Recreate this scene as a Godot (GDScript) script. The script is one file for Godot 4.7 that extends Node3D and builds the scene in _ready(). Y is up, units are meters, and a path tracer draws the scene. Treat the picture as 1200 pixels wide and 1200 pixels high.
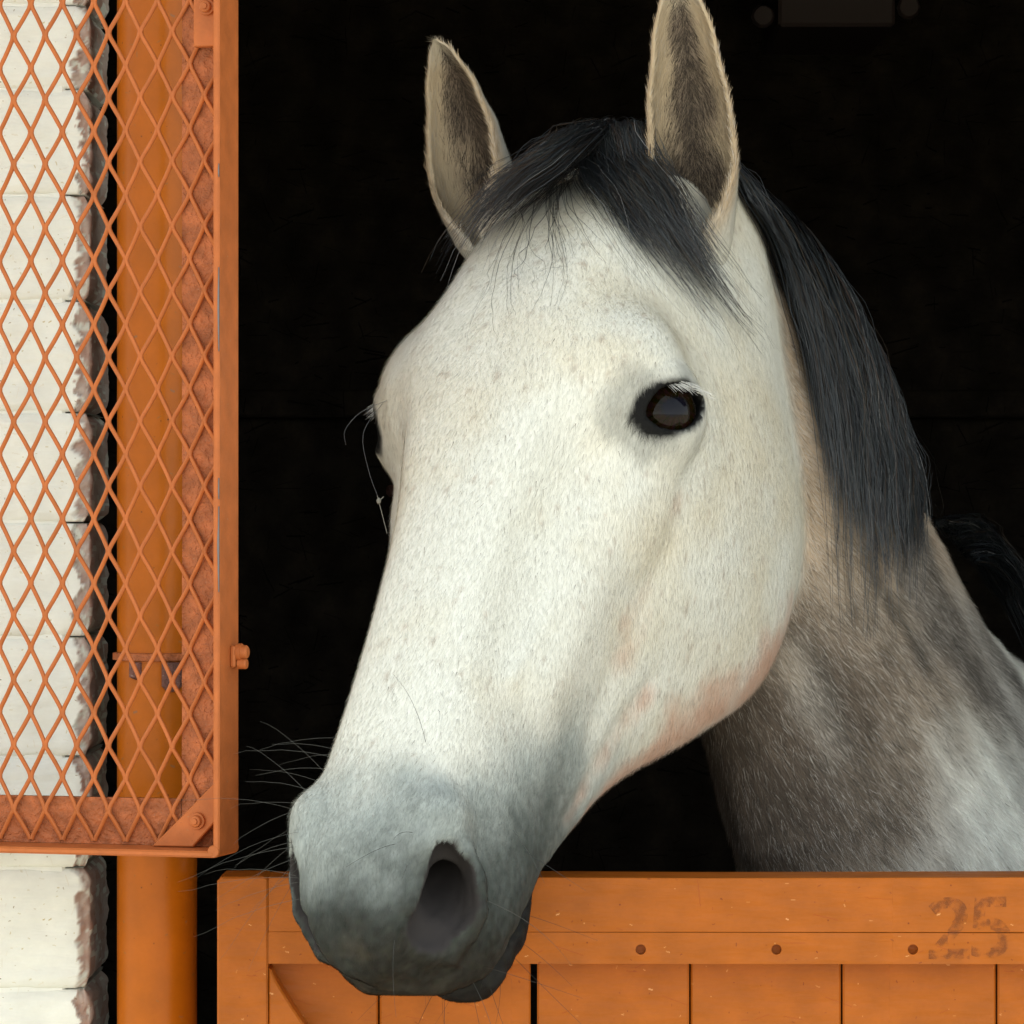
extends Node3D
const FINE := 0.0036

func _ready() -> void:
	# camera, sky, sun, exposure
	var cam := Camera3D.new()
	cam.name = "camera"
	cam.position = Vector3(0, 1.54, 2.6)
	cam.fov = 14.73
	cam.near = 0.1
	cam.far = 400
	add_child(cam)
	var env := Environment.new()
	env.background_mode = Environment.BG_SKY
	var ps := ProceduralSkyMaterial.new()
	ps.sky_top_color = Color(.70, .74, .77)
	ps.sky_horizon_color = Color(.98, 1.0, .99)
	ps.sky_curve = 0.25
	ps.sky_energy_multiplier = 1.15
	ps.ground_horizon_color = Color(.5, .47, .43)
	ps.ground_bottom_color = Color(.4, .37, .33)
	ps.sun_angle_max = 1.0
	var sky := Sky.new()
	sky.sky_material = ps
	env.sky = sky
	env.tonemap_mode = Environment.TONE_MAPPER_LINEAR
	env.tonemap_exposure = 2.05
	env.sdfgi_enabled = true
	env.ssao_enabled = true
	env.ssil_enabled = true
	var we := WorldEnvironment.new()
	we.name = "environment"
	we.environment = env
	add_child(we)
	var sun := DirectionalLight3D.new()
	sun.name = "sun"
	sun.light_color = Color(1.0, .97, .91)
	sun.light_energy = 1.3
	sun.light_angular_distance = 0.5
	sun.shadow_enabled = true
	sun.look_at_from_position(Vector3(-1.0, 3.2, -1.6), Vector3.ZERO)
	add_child(sun)
	make_paints()
	build_setting()
	build_wall()
	build_pipe()
	build_door()
	build_grille()
	build_horse()
	build_husk()

# ------------------------------------------------------------------ helpers
func tagged(o: Node3D, called: String, label: String, category: String, group := "") -> Node3D:
	o.name = called
	o.set_meta("label", label)
	o.set_meta("category", category)
	if group:
		o.set_meta("group", group)
	add_child(o, true)
	return o

func obj(called: String, mesh: Mesh, m: Material, parent: Node3D, at := Vector3.ZERO) -> MeshInstance3D:
	var o := MeshInstance3D.new()
	o.name = called
	o.mesh = mesh
	o.material_override = m
	o.position = at
	parent.add_child(o, true)
	return o

func quad(st: SurfaceTool, a: Vector3, b: Vector3, c: Vector3, d: Vector3) -> void:
	for p in [a, b, c, a, c, d]:
		st.add_vertex(p)

# a box with chamfered edges, from corner lo to corner hi
func add_box(st: SurfaceTool, lo: Vector3, hi: Vector3, c := 0.002, xf := Transform3D()) -> void:
	st.set_smooth_group(-1)
	var mid_ := (lo + hi) * 0.5
	var h := (hi - lo) * 0.5
	c = minf(c, minf(h.x, minf(h.y, h.z)) * 0.9)
	for ax in 3:
		for sg in [-1.0, 1.0]:
			var u := (ax + 1) % 3
			var v := (ax + 2) % 3
			var n := Vector3()
			n[ax] = sg * h[ax]
			var pu := Vector3()
			pu[u] = h[u] - c
			var pv := Vector3()
			pv[v] = h[v] - c
			var q := [n - pu - pv, n + pu - pv, n + pu + pv, n - pu + pv]
			if sg > 0:
				q.reverse()
			quad(st, xf * (mid_ + q[0]), xf * (mid_ + q[1]), xf * (mid_ + q[2]), xf * (mid_ + q[3]))
	for ax in 3:
		var u := (ax + 1) % 3
		var v := (ax + 2) % 3
		for su in [-1.0, 1.0]:
			for sv in [-1.0, 1.0]:
				var along := Vector3()
				along[ax] = h[ax] - c
				var p := Vector3()
				p[u] = su * h[u]
				p[v] = sv * (h[v] - c)
				var r := Vector3()
				r[u] = su * (h[u] - c)
				r[v] = sv * h[v]
				if su * sv > 0:
					quad(st, xf * (mid_ + p + along), xf * (mid_ + r + along), xf * (mid_ + r - along), xf * (mid_ + p - along))
				else:
					quad(st, xf * (mid_ + p - along), xf * (mid_ + r - along), xf * (mid_ + r + along), xf * (mid_ + p + along))
	for sx in [-1.0, 1.0]:
		for sy in [-1.0, 1.0]:
			for sz in [-1.0, 1.0]:
				var s := Vector3(sx, sy, sz)
				var i := h - Vector3.ONE * c
				var a := Vector3(h.x, i.y, i.z) * s
				var b := Vector3(i.x, h.y, i.z) * s
				var d := Vector3(i.x, i.y, h.z) * s
				var t := [a, d, b] if sx * sy * sz > 0 else [a, b, d]
				for p in t:
					st.add_vertex(xf * (mid_ + p))

func box_mesh(lo: Vector3, hi: Vector3, c := 0.002) -> Mesh:
	var st := SurfaceTool.new()
	st.begin(Mesh.PRIMITIVE_TRIANGLES)
	add_box(st, lo, hi, c)
	st.generate_normals()
	return st.commit()

# a flat plate cut to an outline in x and y, from z0 to z1, with chamfered front edge
func plate_mesh(pts: PackedVector2Array, z0: float, z1: float, c := 0.001) -> Mesh:
	var st := SurfaceTool.new()
	st.begin(Mesh.PRIMITIVE_TRIANGLES)
	st.set_smooth_group(-1)
	if Geometry2D.is_polygon_clockwise(pts):
		pts.reverse()
	var inner := PackedVector2Array()
	var n := pts.size()
	for i in n:
		var a := (pts[i] - pts[(i + n - 1) % n]).normalized()
		var b := (pts[(i + 1) % n] - pts[i]).normalized()
		var na := Vector2(-a.y, a.x)
		var nb := Vector2(-b.y, b.x)
		inner.append(pts[i] + (na + nb) * (c / maxf(1.0 + na.dot(nb), 0.2)))
	var tri := Geometry2D.triangulate_polygon(inner)
	for i in range(0, tri.size(), 3):
		var p := [inner[tri[i]], inner[tri[i + 1]], inner[tri[i + 2]]]
		if (p[1] - p[0]).cross(p[2] - p[0]) > 0:
			p.reverse()
		for q in p:
			st.add_vertex(Vector3(q.x, q.y, z1))
	tri = Geometry2D.triangulate_polygon(pts)
	for i in range(0, tri.size(), 3):
		var p := [pts[tri[i]], pts[tri[i + 1]], pts[tri[i + 2]]]
		if (p[1] - p[0]).cross(p[2] - p[0]) < 0:
			p.reverse()
		for q in p:
			st.add_vertex(Vector3(q.x, q.y, z0))
	for i in n:
		var j := (i + 1) % n
		var a := Vector3(pts[i].x, pts[i].y, z0)
		var b := Vector3(pts[j].x, pts[j].y, z0)
		var a1 := Vector3(pts[i].x, pts[i].y, z1 - c)
		var b1 := Vector3(pts[j].x, pts[j].y, z1 - c)
		quad(st, a, a1, b1, b)
		quad(st, a1, Vector3(inner[i].x, inner[i].y, z1), Vector3(inner[j].x, inner[j].y, z1), b1)
	st.generate_normals()
	return st.commit()

# a turned shape: pairs (radius, height) round the axis
func lathe_mesh(profile: Array, sides := 24, axis := Basis()) -> Mesh:
	var st := SurfaceTool.new()
	st.begin(Mesh.PRIMITIVE_TRIANGLES)
	for k in profile.size() - 1:
		st.set_smooth_group(k + 1)
		for i in sides:
			var a0 := TAU * i / sides
			var a1 := TAU * (i + 1) / sides
			var p: Vector2 = profile[k]
			var q: Vector2 = profile[k + 1]
			var v := [Vector3(cos(a0) * p.x, p.y, sin(a0) * p.x), Vector3(cos(a1) * p.x, p.y, sin(a1) * p.x), Vector3(cos(a1) * q.x, q.y, sin(a1) * q.x), Vector3(cos(a0) * q.x, q.y, sin(a0) * q.x)]
			for j in 4:
				v[j] = axis * v[j]
			quad(st, v[0], v[1], v[2], v[3])
	st.generate_normals()
	return st.commit()

# ------------------------------------------------------------------ surfaces
var paint_door: StandardMaterial3D
var paint_pipe: StandardMaterial3D
var paint_steel: StandardMaterial3D
var paint_rough: StandardMaterial3D
var paint_white: StandardMaterial3D
var bare_brick: StandardMaterial3D
var dark_wood: StandardMaterial3D
var earth: StandardMaterial3D

func noise(sd: int, freq: float, oct := 4) -> FastNoiseLite:
	var n := FastNoiseLite.new()
	n.seed = sd
	n.noise_type = FastNoiseLite.TYPE_SIMPLEX_SMOOTH
	n.frequency = freq
	n.fractal_octaves = oct
	return n

# paint: a base colour with soft patches of age and small specks of other colours
func worn(base: Color, patch: float, specks: Array, sd: int, size := 0.30, stretch := Vector2.ONE) -> ImageTexture:
	var n := 512
	var im := Image.create(n, n, false, Image.FORMAT_RGB8)
	var big := noise(sd, 0.012, 5)
	var fine_ := noise(sd + 1, 0.12, 2)
	var b := big.get_seamless_image(n, n)
	var f := fine_.get_seamless_image(n, n)
	for y in n:
		for x in n:
			var k := 1.0 + patch * (b.get_pixel(x, y).r - 0.5) * 2.0 + patch * 0.4 * (f.get_pixel(x, y).r - 0.5)
			im.set_pixel(x, y, Color(base.r * k, base.g * k, base.b * k))
	var rng := RandomNumberGenerator.new()
	rng.seed = sd
	for s in specks:
		for i in s[1]:
			var c: Color = s[0]
			var at := Vector2(rng.randf() * n, rng.randf() * n)
			var ang := rng.randf_range(-0.5, 0.5) + (PI / 2 if rng.randf() < 0.2 else 0.0)
			var len_ := int(rng.randf_range(1.0, s[2]))
			var w := 1 + int(rng.randf() * s[3])
			var mixed := rng.randf_range(0.35, 1.0)
			for k in len_:
				for m in w:
					var px := posmod(int(at.x + cos(ang) * k * stretch.x), n)
					var py := posmod(int(at.y + sin(ang) * k * stretch.y) + m, n)
					im.set_pixel(px, py, im.get_pixel(px, py).lerp(c, mixed))
	im.generate_mipmaps()
	return ImageTexture.create_from_image(im)

func bumps(sd: int, freq: float, strength: float, stretch := 1, ridged := false) -> ImageTexture:
	var f := noise(sd, freq, 4)
	if ridged:
		f.fractal_type = FastNoiseLite.FRACTAL_RIDGED
	var im := f.get_seamless_image(512, 512)
	if stretch > 1:
		im.resize(512 * stretch, 512)
		im = im.get_region(Rect2i(0, 0, 512, 512))
	im.convert(Image.FORMAT_RGBA8)
	im.bump_map_to_normal_map(strength)
	return ImageTexture.create_from_image(im)

func surface(tex: Texture2D, nrm: Texture2D, rough: float, scale_: float, nscale := 1.0) -> StandardMaterial3D:
	var m := StandardMaterial3D.new()
	m.albedo_texture = tex
	m.roughness = rough
	m.metallic_specular = 0.32
	if nrm:
		m.normal_enabled = true
		m.normal_texture = nrm
		m.normal_scale = nscale
	m.uv1_triplanar = true
	m.uv1_world_triplanar = true
	m.uv1_scale = Vector3.ONE * scale_
	m.uv1_triplanar_sharpness = 4.0
	return m

func make_paints() -> void:
	var soft := bumps(3, 0.02, 2.0)
	var lumps := bumps(4, 0.022, 7.0, 1, true)
	var grain := bumps(5, 0.03, 4.0, 4)
	paint_door = surface(worn(Color(.66, .355, .095), 0.06, [[Color(.86, .62, .42), 90, 7.0, 1.2], [Color(.45, .20, .08), 160, 5.0, 1.5], [Color(.62, .30, .10), 60, 40.0, 1.0]], 11), grain, 0.45, 4.0, 0.5)
	paint_pipe = surface(worn(Color(.675, .355, .045), 0.06, [[Color(.55, .38, .28), 70, 8.0, 2.5], [Color(.35, .17, .06), 90, 3.0, 1.5]], 12), soft, 0.32, 4.0, 0.25)
	paint_steel = surface(worn(Color(.69, .385, .20), 0.08, [[Color(.55, .30, .18), 200, 4.0, 1.5], [Color(.62, .52, .45), 60, 5.0, 1.5]], 13), soft, 0.5, 6.0, 0.5)
	paint_rough = surface(worn(Color(.64, .365, .22), 0.16, [[Color(.40, .20, .12), 500, 9.0, 1.2], [Color(.60, .46, .38), 300, 6.0, 2.5]], 14), lumps, 0.55, 11.0, 1.0)
	paint_white = surface(worn(Color(.87, .87, .835), 0.03, [[Color(.72, .66, .50), 260, 7.0, 1.6], [Color(.50, .42, .30), 110, 5.0, 1.4], [Color(.84, .82, .76), 200, 22.0, 1.5]], 15), grain, 0.75, 5.0, 0.6)
	bare_brick = surface(worn(Color(.43, .30, .27), 0.30, [[Color(.62, .55, .52), 700, 6.0, 3.0], [Color(.25, .16, .13), 500, 6.0, 3.0]], 16), lumps, 0.9, 7.0, 1.0)
	dark_wood = surface(worn(Color(.27, .235, .20), 0.3, [[Color(.10, .08, .06), 300, 40.0, 2.0]], 17), grain, 0.85, 1.5, 1.0)
	earth = surface(worn(Color(.72, .69, .62), 0.10, [[Color(.45, .40, .34), 900, 4.0, 3.0]], 18), soft, 0.95, 0.8, 1.0)

# ------------------------------------------------------------------ ground and stable
func structure(called: String, mesh: Mesh, m: Material, at := Vector3.ZERO) -> MeshInstance3D:
	var o := obj(called, mesh, m, self, at)
	o.set_meta("kind", "structure")
	return o

func build_setting() -> void:
	var pm := PlaneMesh.new()
	pm.size = Vector2(300, 300)
	structure("ground", pm, earth)
	structure("stable_floor", box_mesh(Vector3(-1.6, .002, -4.6), Vector3(3.4, .012, -.12)), dark_wood)
	structure("stable_ceiling", box_mesh(Vector3(-1.75, 2.75, -4.75), Vector3(3.55, 2.9, -.05)), dark_wood)
	structure("added_eave", box_mesh(Vector3(-1.75, 2.77, -.046), Vector3(3.55, 2.88, .70)), dark_wood)  # unseen eave, added to hold the stable front in open shade
	structure("stable_back_wall", box_mesh(Vector3(-1.75, .012, -4.75), Vector3(3.55, 2.748, -4.6)), dark_wood)
	structure("stable_side_wall", box_mesh(Vector3(-1.75, .012, -4.598), Vector3(-1.6, 2.748, -.20)), dark_wood)
	structure("stable_side_wall", box_mesh(Vector3(3.4, .012, -4.598), Vector3(3.55, 2.748, -.20)), dark_wood)
	structure("stable_front_wall", box_mesh(Vector3(-1.75, 2.2, -.178), Vector3(3.55, 2.748, -.052)), paint_white)
	structure("stable_front_wall", box_mesh(Vector3(1.06, .006, -.178), Vector3(3.55, 2.198, -.052)), paint_white)
	structure("stable_front_wall", box_mesh(Vector3(-1.75, .006, -.178), Vector3(-.76, 2.198, -.052)), paint_white)
	# things deep in the stable that the daylight just reaches
	var rail := Node3D.new()
	rail.position = Vector3(.3, 1.76, -4.55)
	tagged(rail, "wall_ledge", "dim brown wooden ledge along the back wall of the dark stable", "ledge")
	obj("board", box_mesh(Vector3(-1.85, -.05, -.045), Vector3(3.0, .0, .04), .004), dark_wood, rail)
	for i in 4:
		obj("bracket", box_mesh(Vector3(-1.2 + i * 1.0, -.2, -.045), Vector3(-1.15 + i * 1.0, -.052, .03), .004), dark_wood, rail)
	var m := StandardMaterial3D.new()
	m.albedo_color = Color(.50, .44, .42)
	m.roughness = .6
	var box := Node3D.new()
	box.position = Vector3(.555, 2.42, -4.2)
	tagged(box, "ceiling_beam", "dim pale painted crossbeam with a bolt at each end, high in the dark stable", "beam")
	obj("beam", box_mesh(Vector3(-.10, -.05, -.4), Vector3(.10, .05, .03), .006), m, box)
	obj("bolt", lathe_mesh([Vector2(0, .02), Vector2(.016, .02), Vector2(.02, .012), Vector2(.02, 0), Vector2(0, 0)], 10, Basis(Vector3.RIGHT, PI / 2)), m, box, Vector3(-.125, -.03, .0))
	obj("bolt", lathe_mesh([Vector2(0, .02), Vector2(.016, .02), Vector2(.02, .012), Vector2(.02, 0), Vector2(0, 0)], 10, Basis(Vector3.RIGHT, PI / 2)), m, box, Vector3(.125, -.015, .0))
	var peg := Node3D.new()
	peg.position = Vector3(-.17, 1.575, -3.4)
	tagged(peg, "wall_peg", "faint brown peg sticking out in the dark to the left of the horse's nose", "peg")
	obj("peg", box_mesh(Vector3(-.02, -.012, -1.2), Vector3(.045, .006, .02), .004), bare_brick, peg)

# ------------------------------------------------------------------ the brick pier
var chip := noise(31, 14.0, 4)
var rub := noise(32, 6.0, 4)

# one brick: a softened block whose face swells and sags; the painted skin stops raggedly short of the corner
func brick_mesh(w: float, h: float, d: float, sd: float, last: bool) -> ArrayMesh:
	var st := SurfaceTool.new()
	st.begin(Mesh.PRIMITIVE_TRIANGLES)
	var nx := 40 if last else 10
	var ny := 40 if last else 8
	var place := func(i: int, j: int) -> Vector3:
		var x := -w + w * i / nx
		if last:
			x = -w + w * pow(float(i) / nx, 0.30)
		var y := h * j / ny
		var e := minf(minf(y, h - y), -x if last else minf(-x, x + w))
		var z := -0.0035 * pow(1.0 - clampf(e / 0.008, 0.0, 1.0), 2.0)
		z += rub.get_noise_3d(x * 3.0, y * 6.0, sd) * 0.0022
		if last:
			# the last few millimetres are broken away in flakes
			var edge := 0.004 + 0.009 * (chip.get_noise_2d(y * 4.0, sd * 7.0) + 0.25)
			if -x < edge:
				z -= 0.0035 + 0.006 * absf(chip.get_noise_3d(x * 8.0, y * 8.0, sd))
		if last:
			# worn corners
			x -= (.0030 + .003 * rub.get_noise_2d(sd * 5.0, y)) * pow(1.0 - clampf(minf(y, h - y) / .012, 0.0, 1.0), 2.0) * ramp01(float(i) / nx)
		return Vector3(x, y, z)
	for i in nx:
		for j in ny:
			st.set_smooth_group(0)
			var a: Vector3 = place.call(i, j)
			var b: Vector3 = place.call(i, j + 1)
			var c: Vector3 = place.call(i + 1, j + 1)
			var e: Vector3 = place.call(i + 1, j)
			for p in [a, b, c, a, c, e]:
				var edge := 0.004 + 0.009 * (chip.get_noise_2d(p.y * 4.0, sd * 7.0) + 0.25) + 0.003 * chip.get_noise_3d(p.x * 20.0, p.y * 20.0, sd)
				st.set_color(brick_color(p, sd) if last and -p.x < edge + 0.001 else Color(1, 1, 1, 1))
				st.add_vertex(p)
	# the return: bare brick, seen edge-on
	if last:
		for j in ny:
			for k in 8:
				var p := []
				for q in [[j, k], [j, k + 1], [j + 1, k + 1], [j + 1, k]]:
					var f: Vector3 = place.call(nx, q[0])
					var t: float = q[1] / 8.0
					var v := Vector3(f.x, f.y, lerpf(f.z, -d, t))
					if q[1] > 0:
						v.x += 0.0025 * chip.get_noise_3d(v.z * 5.0, v.y * 5.0, sd + 9.0) - 0.004 * pow(1.0 - clampf(minf(v.y, h - v.y) / .008, 0, 1), 2.0)
					p.append(v)
				st.set_color(brick_color(p[0] + Vector3(0, 0, .3), sd))
				quad(st, p[0], p[3], p[2], p[1])
	# top and underside
	for j in [0, ny]:
		for i in nx:
			var a: Vector3 = place.call(i, j)
			var b: Vector3 = place.call(i + 1, j)
			var a1 := Vector3(a.x, a.y, -d)
			var b1 := Vector3(b.x, b.y, -d)
			st.set_color(Color(.8, .8, .8))
			if j == 0:
				quad(st, a, b, b1, a1)
			else:
				quad(st, a, a1, b1, b)
	st.generate_normals()
	return st.commit()

func ramp01(t: float) -> float:
	return smoothstep(.6, 1.0, t)

func brick_color(p: Vector3, sd: float) -> Color:
	var k := rub.get_noise_3d(p.x * 9.0, p.y * 9.0, sd * 3.0 + p.z * 9.0)
	var c := Color(.52, .33, .28).lerp(Color(.66, .57, .55), clampf(0.5 + k, 0, 1))
	if chip.get_noise_3d(p.x * 5.0, p.y * 5.0, sd + 3.0 + p.z * 5.0) > 0.22:
		c = Color(.78, .77, .74)
	return c

func build_wall() -> void:
	var wall := Node3D.new()
	wall.position = Vector3(-.2835, 0, -.05)
	tagged(wall, "brick_wall", "white painted brick wall with a chipped bare corner, behind the orange grille", "wall")
	var joints := [1.880, 1.8238, 1.7529, 1.6820, 1.6073, 1.5335, 1.4570, 1.3770, 1.3023, 1.2212]
	while joints[-1] > 0.08:
		joints.append(joints[-1] - 0.0725)
	var up := [1.880]
	while up[0] < 2.15:
		up.push_front(up[0] + 0.0725)
	joints = up.slice(0, -1) + joints
	var whites := paint_white.duplicate()
	whites.vertex_color_use_as_albedo = true
	var plain_a := brick_mesh(.215, .0715, .12, 3.0, false)
	for k in joints.size() - 1:
		var top: float = joints[k]
		var low: float = joints[k + 1]
		var h := top - low - 0.0012
		var seen := low < 1.95 and top > 1.1
		var first := .215 if k % 2 == 0 else .1065
		var mesh := brick_mesh(first, h, .128, k * 1.7, true) if seen else brick_mesh(first, h, .128, 50.0 + k, false)
		obj("brick", mesh, whites, wall, Vector3(0, low, 0))
		var x := -first - .0015
		for j in 2:
			var o := obj("brick", plain_a, whites, wall, Vector3(x, low, 0))
			o.scale.y = h / .0715
			x -= .2165
	obj("mortar", box_mesh(Vector3(-.475, .006, -.122), Vector3(-.016, 2.19, -.0030), .002), whites, wall)

# ------------------------------------------------------------------ the orange post
func build_pipe() -> void:
	var post := Node3D.new()
	post.position = Vector3(-.2385, 0, -.062)
	tagged(post, "post", "round ochre orange steel post between the white bricks and the doorway", "post")
	var r := .0268
	obj("tube", lathe_mesh([Vector2(0, 2.19), Vector2(r, 2.19), Vector2(r, .004), Vector2(0, .004)], 96), paint_pipe, post)
	# the pivot strap of the grille wraps the post
	var st := SurfaceTool.new()
	st.begin(Mesh.PRIMITIVE_TRIANGLES)
	var strap := lathe_mesh([Vector2(r, 1.4460), Vector2(r + .003, 1.4455), Vector2(r + .003, 1.4410), Vector2(r, 1.4405)], 48)
	obj("strap", strap, paint_rough, post)
	obj("pin", lathe_mesh([Vector2(0, 1.4400), Vector2(.007, 1.4398), Vector2(.007, 1.424), Vector2(.004, 1.421), Vector2(0, 1.420)], 16), bare_brick, post, Vector3(.012, 0, r - .002))
	obj("pin", lathe_mesh([Vector2(0, 1.4400), Vector2(.0045, 1.4398), Vector2(.0045, 1.430), Vector2(0, 1.428)], 12), bare_brick, post, Vector3(-.012, 0, r - .003))

# ------------------------------------------------------------------ the lower door
func build_door() -> void:
	var door := Node3D.new()
	door.position = Vector3(-.1935, .08, 0)
	tagged(door, "stable_door", "orange painted plank stable half door with a faded number 25 on its top rail", "door")
	var w := 1.22
	var top := 1.22        # above the foot of the door
	var rail := top - .0565
	# two boards make the top rail; the joint between them opens towards the right
	var st := SurfaceTool.new()
	st.begin(Mesh.PRIMITIVE_TRIANGLES)
	obj("rail_board", plate_mesh(PackedVector2Array([Vector2(.0335, top - .03565), Vector2(w, top - .0366), Vector2(w, top), Vector2(.60, top + .0004), Vector2(.33, top - .0004), Vector2(.12, top + .0006), Vector2(.0335, top)]), -.045, 0, .0004), paint_door, door)
	var low := CSGCombiner3D.new()
	low.name = "rail_board"
	low.material_override = paint_door
	door.add_child(low, true)
	var cut := CSGPolygon3D.new()
	cut.polygon = PackedVector2Array([Vector2(.0335, rail), Vector2(w, rail - .0006), Vector2(w, top - .0376), Vector2(.30, top - .0361), Vector2(.0335, top - .0357)])
	cut.depth = .045
	cut.material = paint_door
	low.add_child(cut)
	for x in [.2780, .3671, .4567, .5470, .6370, .7270]:
		var c := CSGCylinder3D.new()
		c.radius = .0034
		c.height = .03
		c.sides = 20
		c.operation = CSGShape3D.OPERATION_SUBTRACTION
		c.rotation.x = PI / 2
		c.position = Vector3(x, rail + .0093, .008)
		c.material = paint_door
		low.add_child(c)
	# left stile and brace
	obj("stile", plate_mesh(PackedVector2Array([Vector2(0, 0), Vector2(.0330, 0), Vector2(.0333, top - .0004), Vector2(.030, top + .0008), Vector2(.003, top + .0006), Vector2(0, top - .0022)]), -.045, .0012, .0012), paint_door, door)
	var dir := Vector2(.565, -.825)
	var nrm := Vector2(-.825, -.565)
	var a := Vector2(.0350, rail - .0045)
	obj("brace", plate_mesh(PackedVector2Array([Vector2(.0336, rail - .012), Vector2(.0336, rail - .0030), a + Vector2(.0006, .0003), a + Vector2(.003, -.006), a + Vector2(.014, -.024), a + dir * 1.25, a + dir * 1.25 + nrm * .09, Vector2(.0336, rail - .165)]), -.0235, -.0006, .0012), paint_door, door)
	# upright planks behind, with open joints
	var seams := [.0325, .1053, .2080, .3114, .4120, .5145, .617, .720, .823, .926, 1.029, 1.13, 1.22]
	for i in seams.size() - 1:
		var g0 := .0006 if i != 2 else .0022
		var g1 := .0006 if i != 1 else .0022
		obj("plank", box_mesh(Vector3(seams[i] + g0, .0, -.040 - .001 * (i % 2)), Vector3(seams[i + 1] - g1, rail - .0004 - .0006, -.024 + .0006 * ((i * 7) % 3)), .0012), paint_door, door)
	obj("bottom_rail", box_mesh(Vector3(.0336, .001, -.0235), Vector3(w, .10, -.0006), .0015), paint_door, door)
	var ink := StandardMaterial3D.new()
	var im := Image.create(256, 256, false, Image.FORMAT_RGBA8)
	var n1 := noise(41, .03, 4)
	for y in 256:
		for x in 256:
			im.set_pixel(x, y, Color(.42, .21, .08, clampf(.08 + n1.get_noise_2d(x, y) * .34, 0.0, .20)))
	ink.albedo_texture = ImageTexture.create_from_image(im)
	ink.transparency = BaseMaterial3D.TRANSPARENCY_ALPHA
	ink.roughness = .6
	ink.uv1_triplanar = true
	ink.uv1_scale = Vector3.ONE * 14.0
	for d in [["2", .4795, -.0430], ["5", .5075, -.0415]]:
		var tm := TextMesh.new()
		var f := SystemFont.new()
		f.font_names = PackedStringArray(["Droid Sans"])
		f.font_weight = 700
		tm.font = f
		tm.text = d[0]
		tm.font_size = 64
		tm.pixel_size = .0395 / (64 * .714)
		tm.depth = .0002
		var o := obj("painted_digit", tm, ink, door, Vector3(d[1], top + d[2] + .0085, .0004))
		o.scale = Vector3(1.0, 1, 1)

# a dry husk that hangs on one of the horse's long hairs
func build_husk() -> void:
	var husk := Node3D.new()
	husk.position = Vector3(-.0868, 1.5470, .02)
	tagged(husk, "seed_husk", "tiny dry seed husk caught on a long hair left of the horse's face", "husk")
	var m := StandardMaterial3D.new()
	m.albedo_color = Color(.50, .49, .45)
	m.roughness = .9
	obj("seed", lathe_mesh([Vector2(0, .0026), Vector2(.0010, .0018), Vector2(.0016, .0004), Vector2(.0012, -.0012), Vector2(0, -.0022)], 9), m, husk)
	for a in [[.0032, .0030, .0005], [-.001, .0036, .0003], [.0055, -.0210, .0004]]:
		var to := Vector3(a[0], a[1], .001)
		var side := to.cross(Vector3.BACK).normalized()
		var bar := BoxMesh.new()
		bar.size = Vector3(a[2], to.length(), a[2])
		var o := obj("awn", bar, m, husk, to * .5)
		o.basis = Basis(side, to.normalized(), side.cross(to.normalized()))

# ------------------------------------------------------------------ the grille
func bolt(parent: Node3D, at: Vector3, r: float, axis := Basis(Vector3.RIGHT, PI / 2)) -> void:
	var b := obj("bolt", lathe_mesh([Vector2(0, .0030), Vector2(r * .96, .0028), Vector2(r, .0018), Vector2(r, 0)], 28, axis), paint_steel, parent, at)
	obj("nut", lathe_mesh([Vector2(0, .0075), Vector2(r * .34, .0074), Vector2(r * .38, .0066), Vector2(r * .38, .0062), Vector2(r * .62, .0058), Vector2(r * .70, .0050), Vector2(r * .70, .0028)], 20, axis), paint_steel, b)

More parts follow.
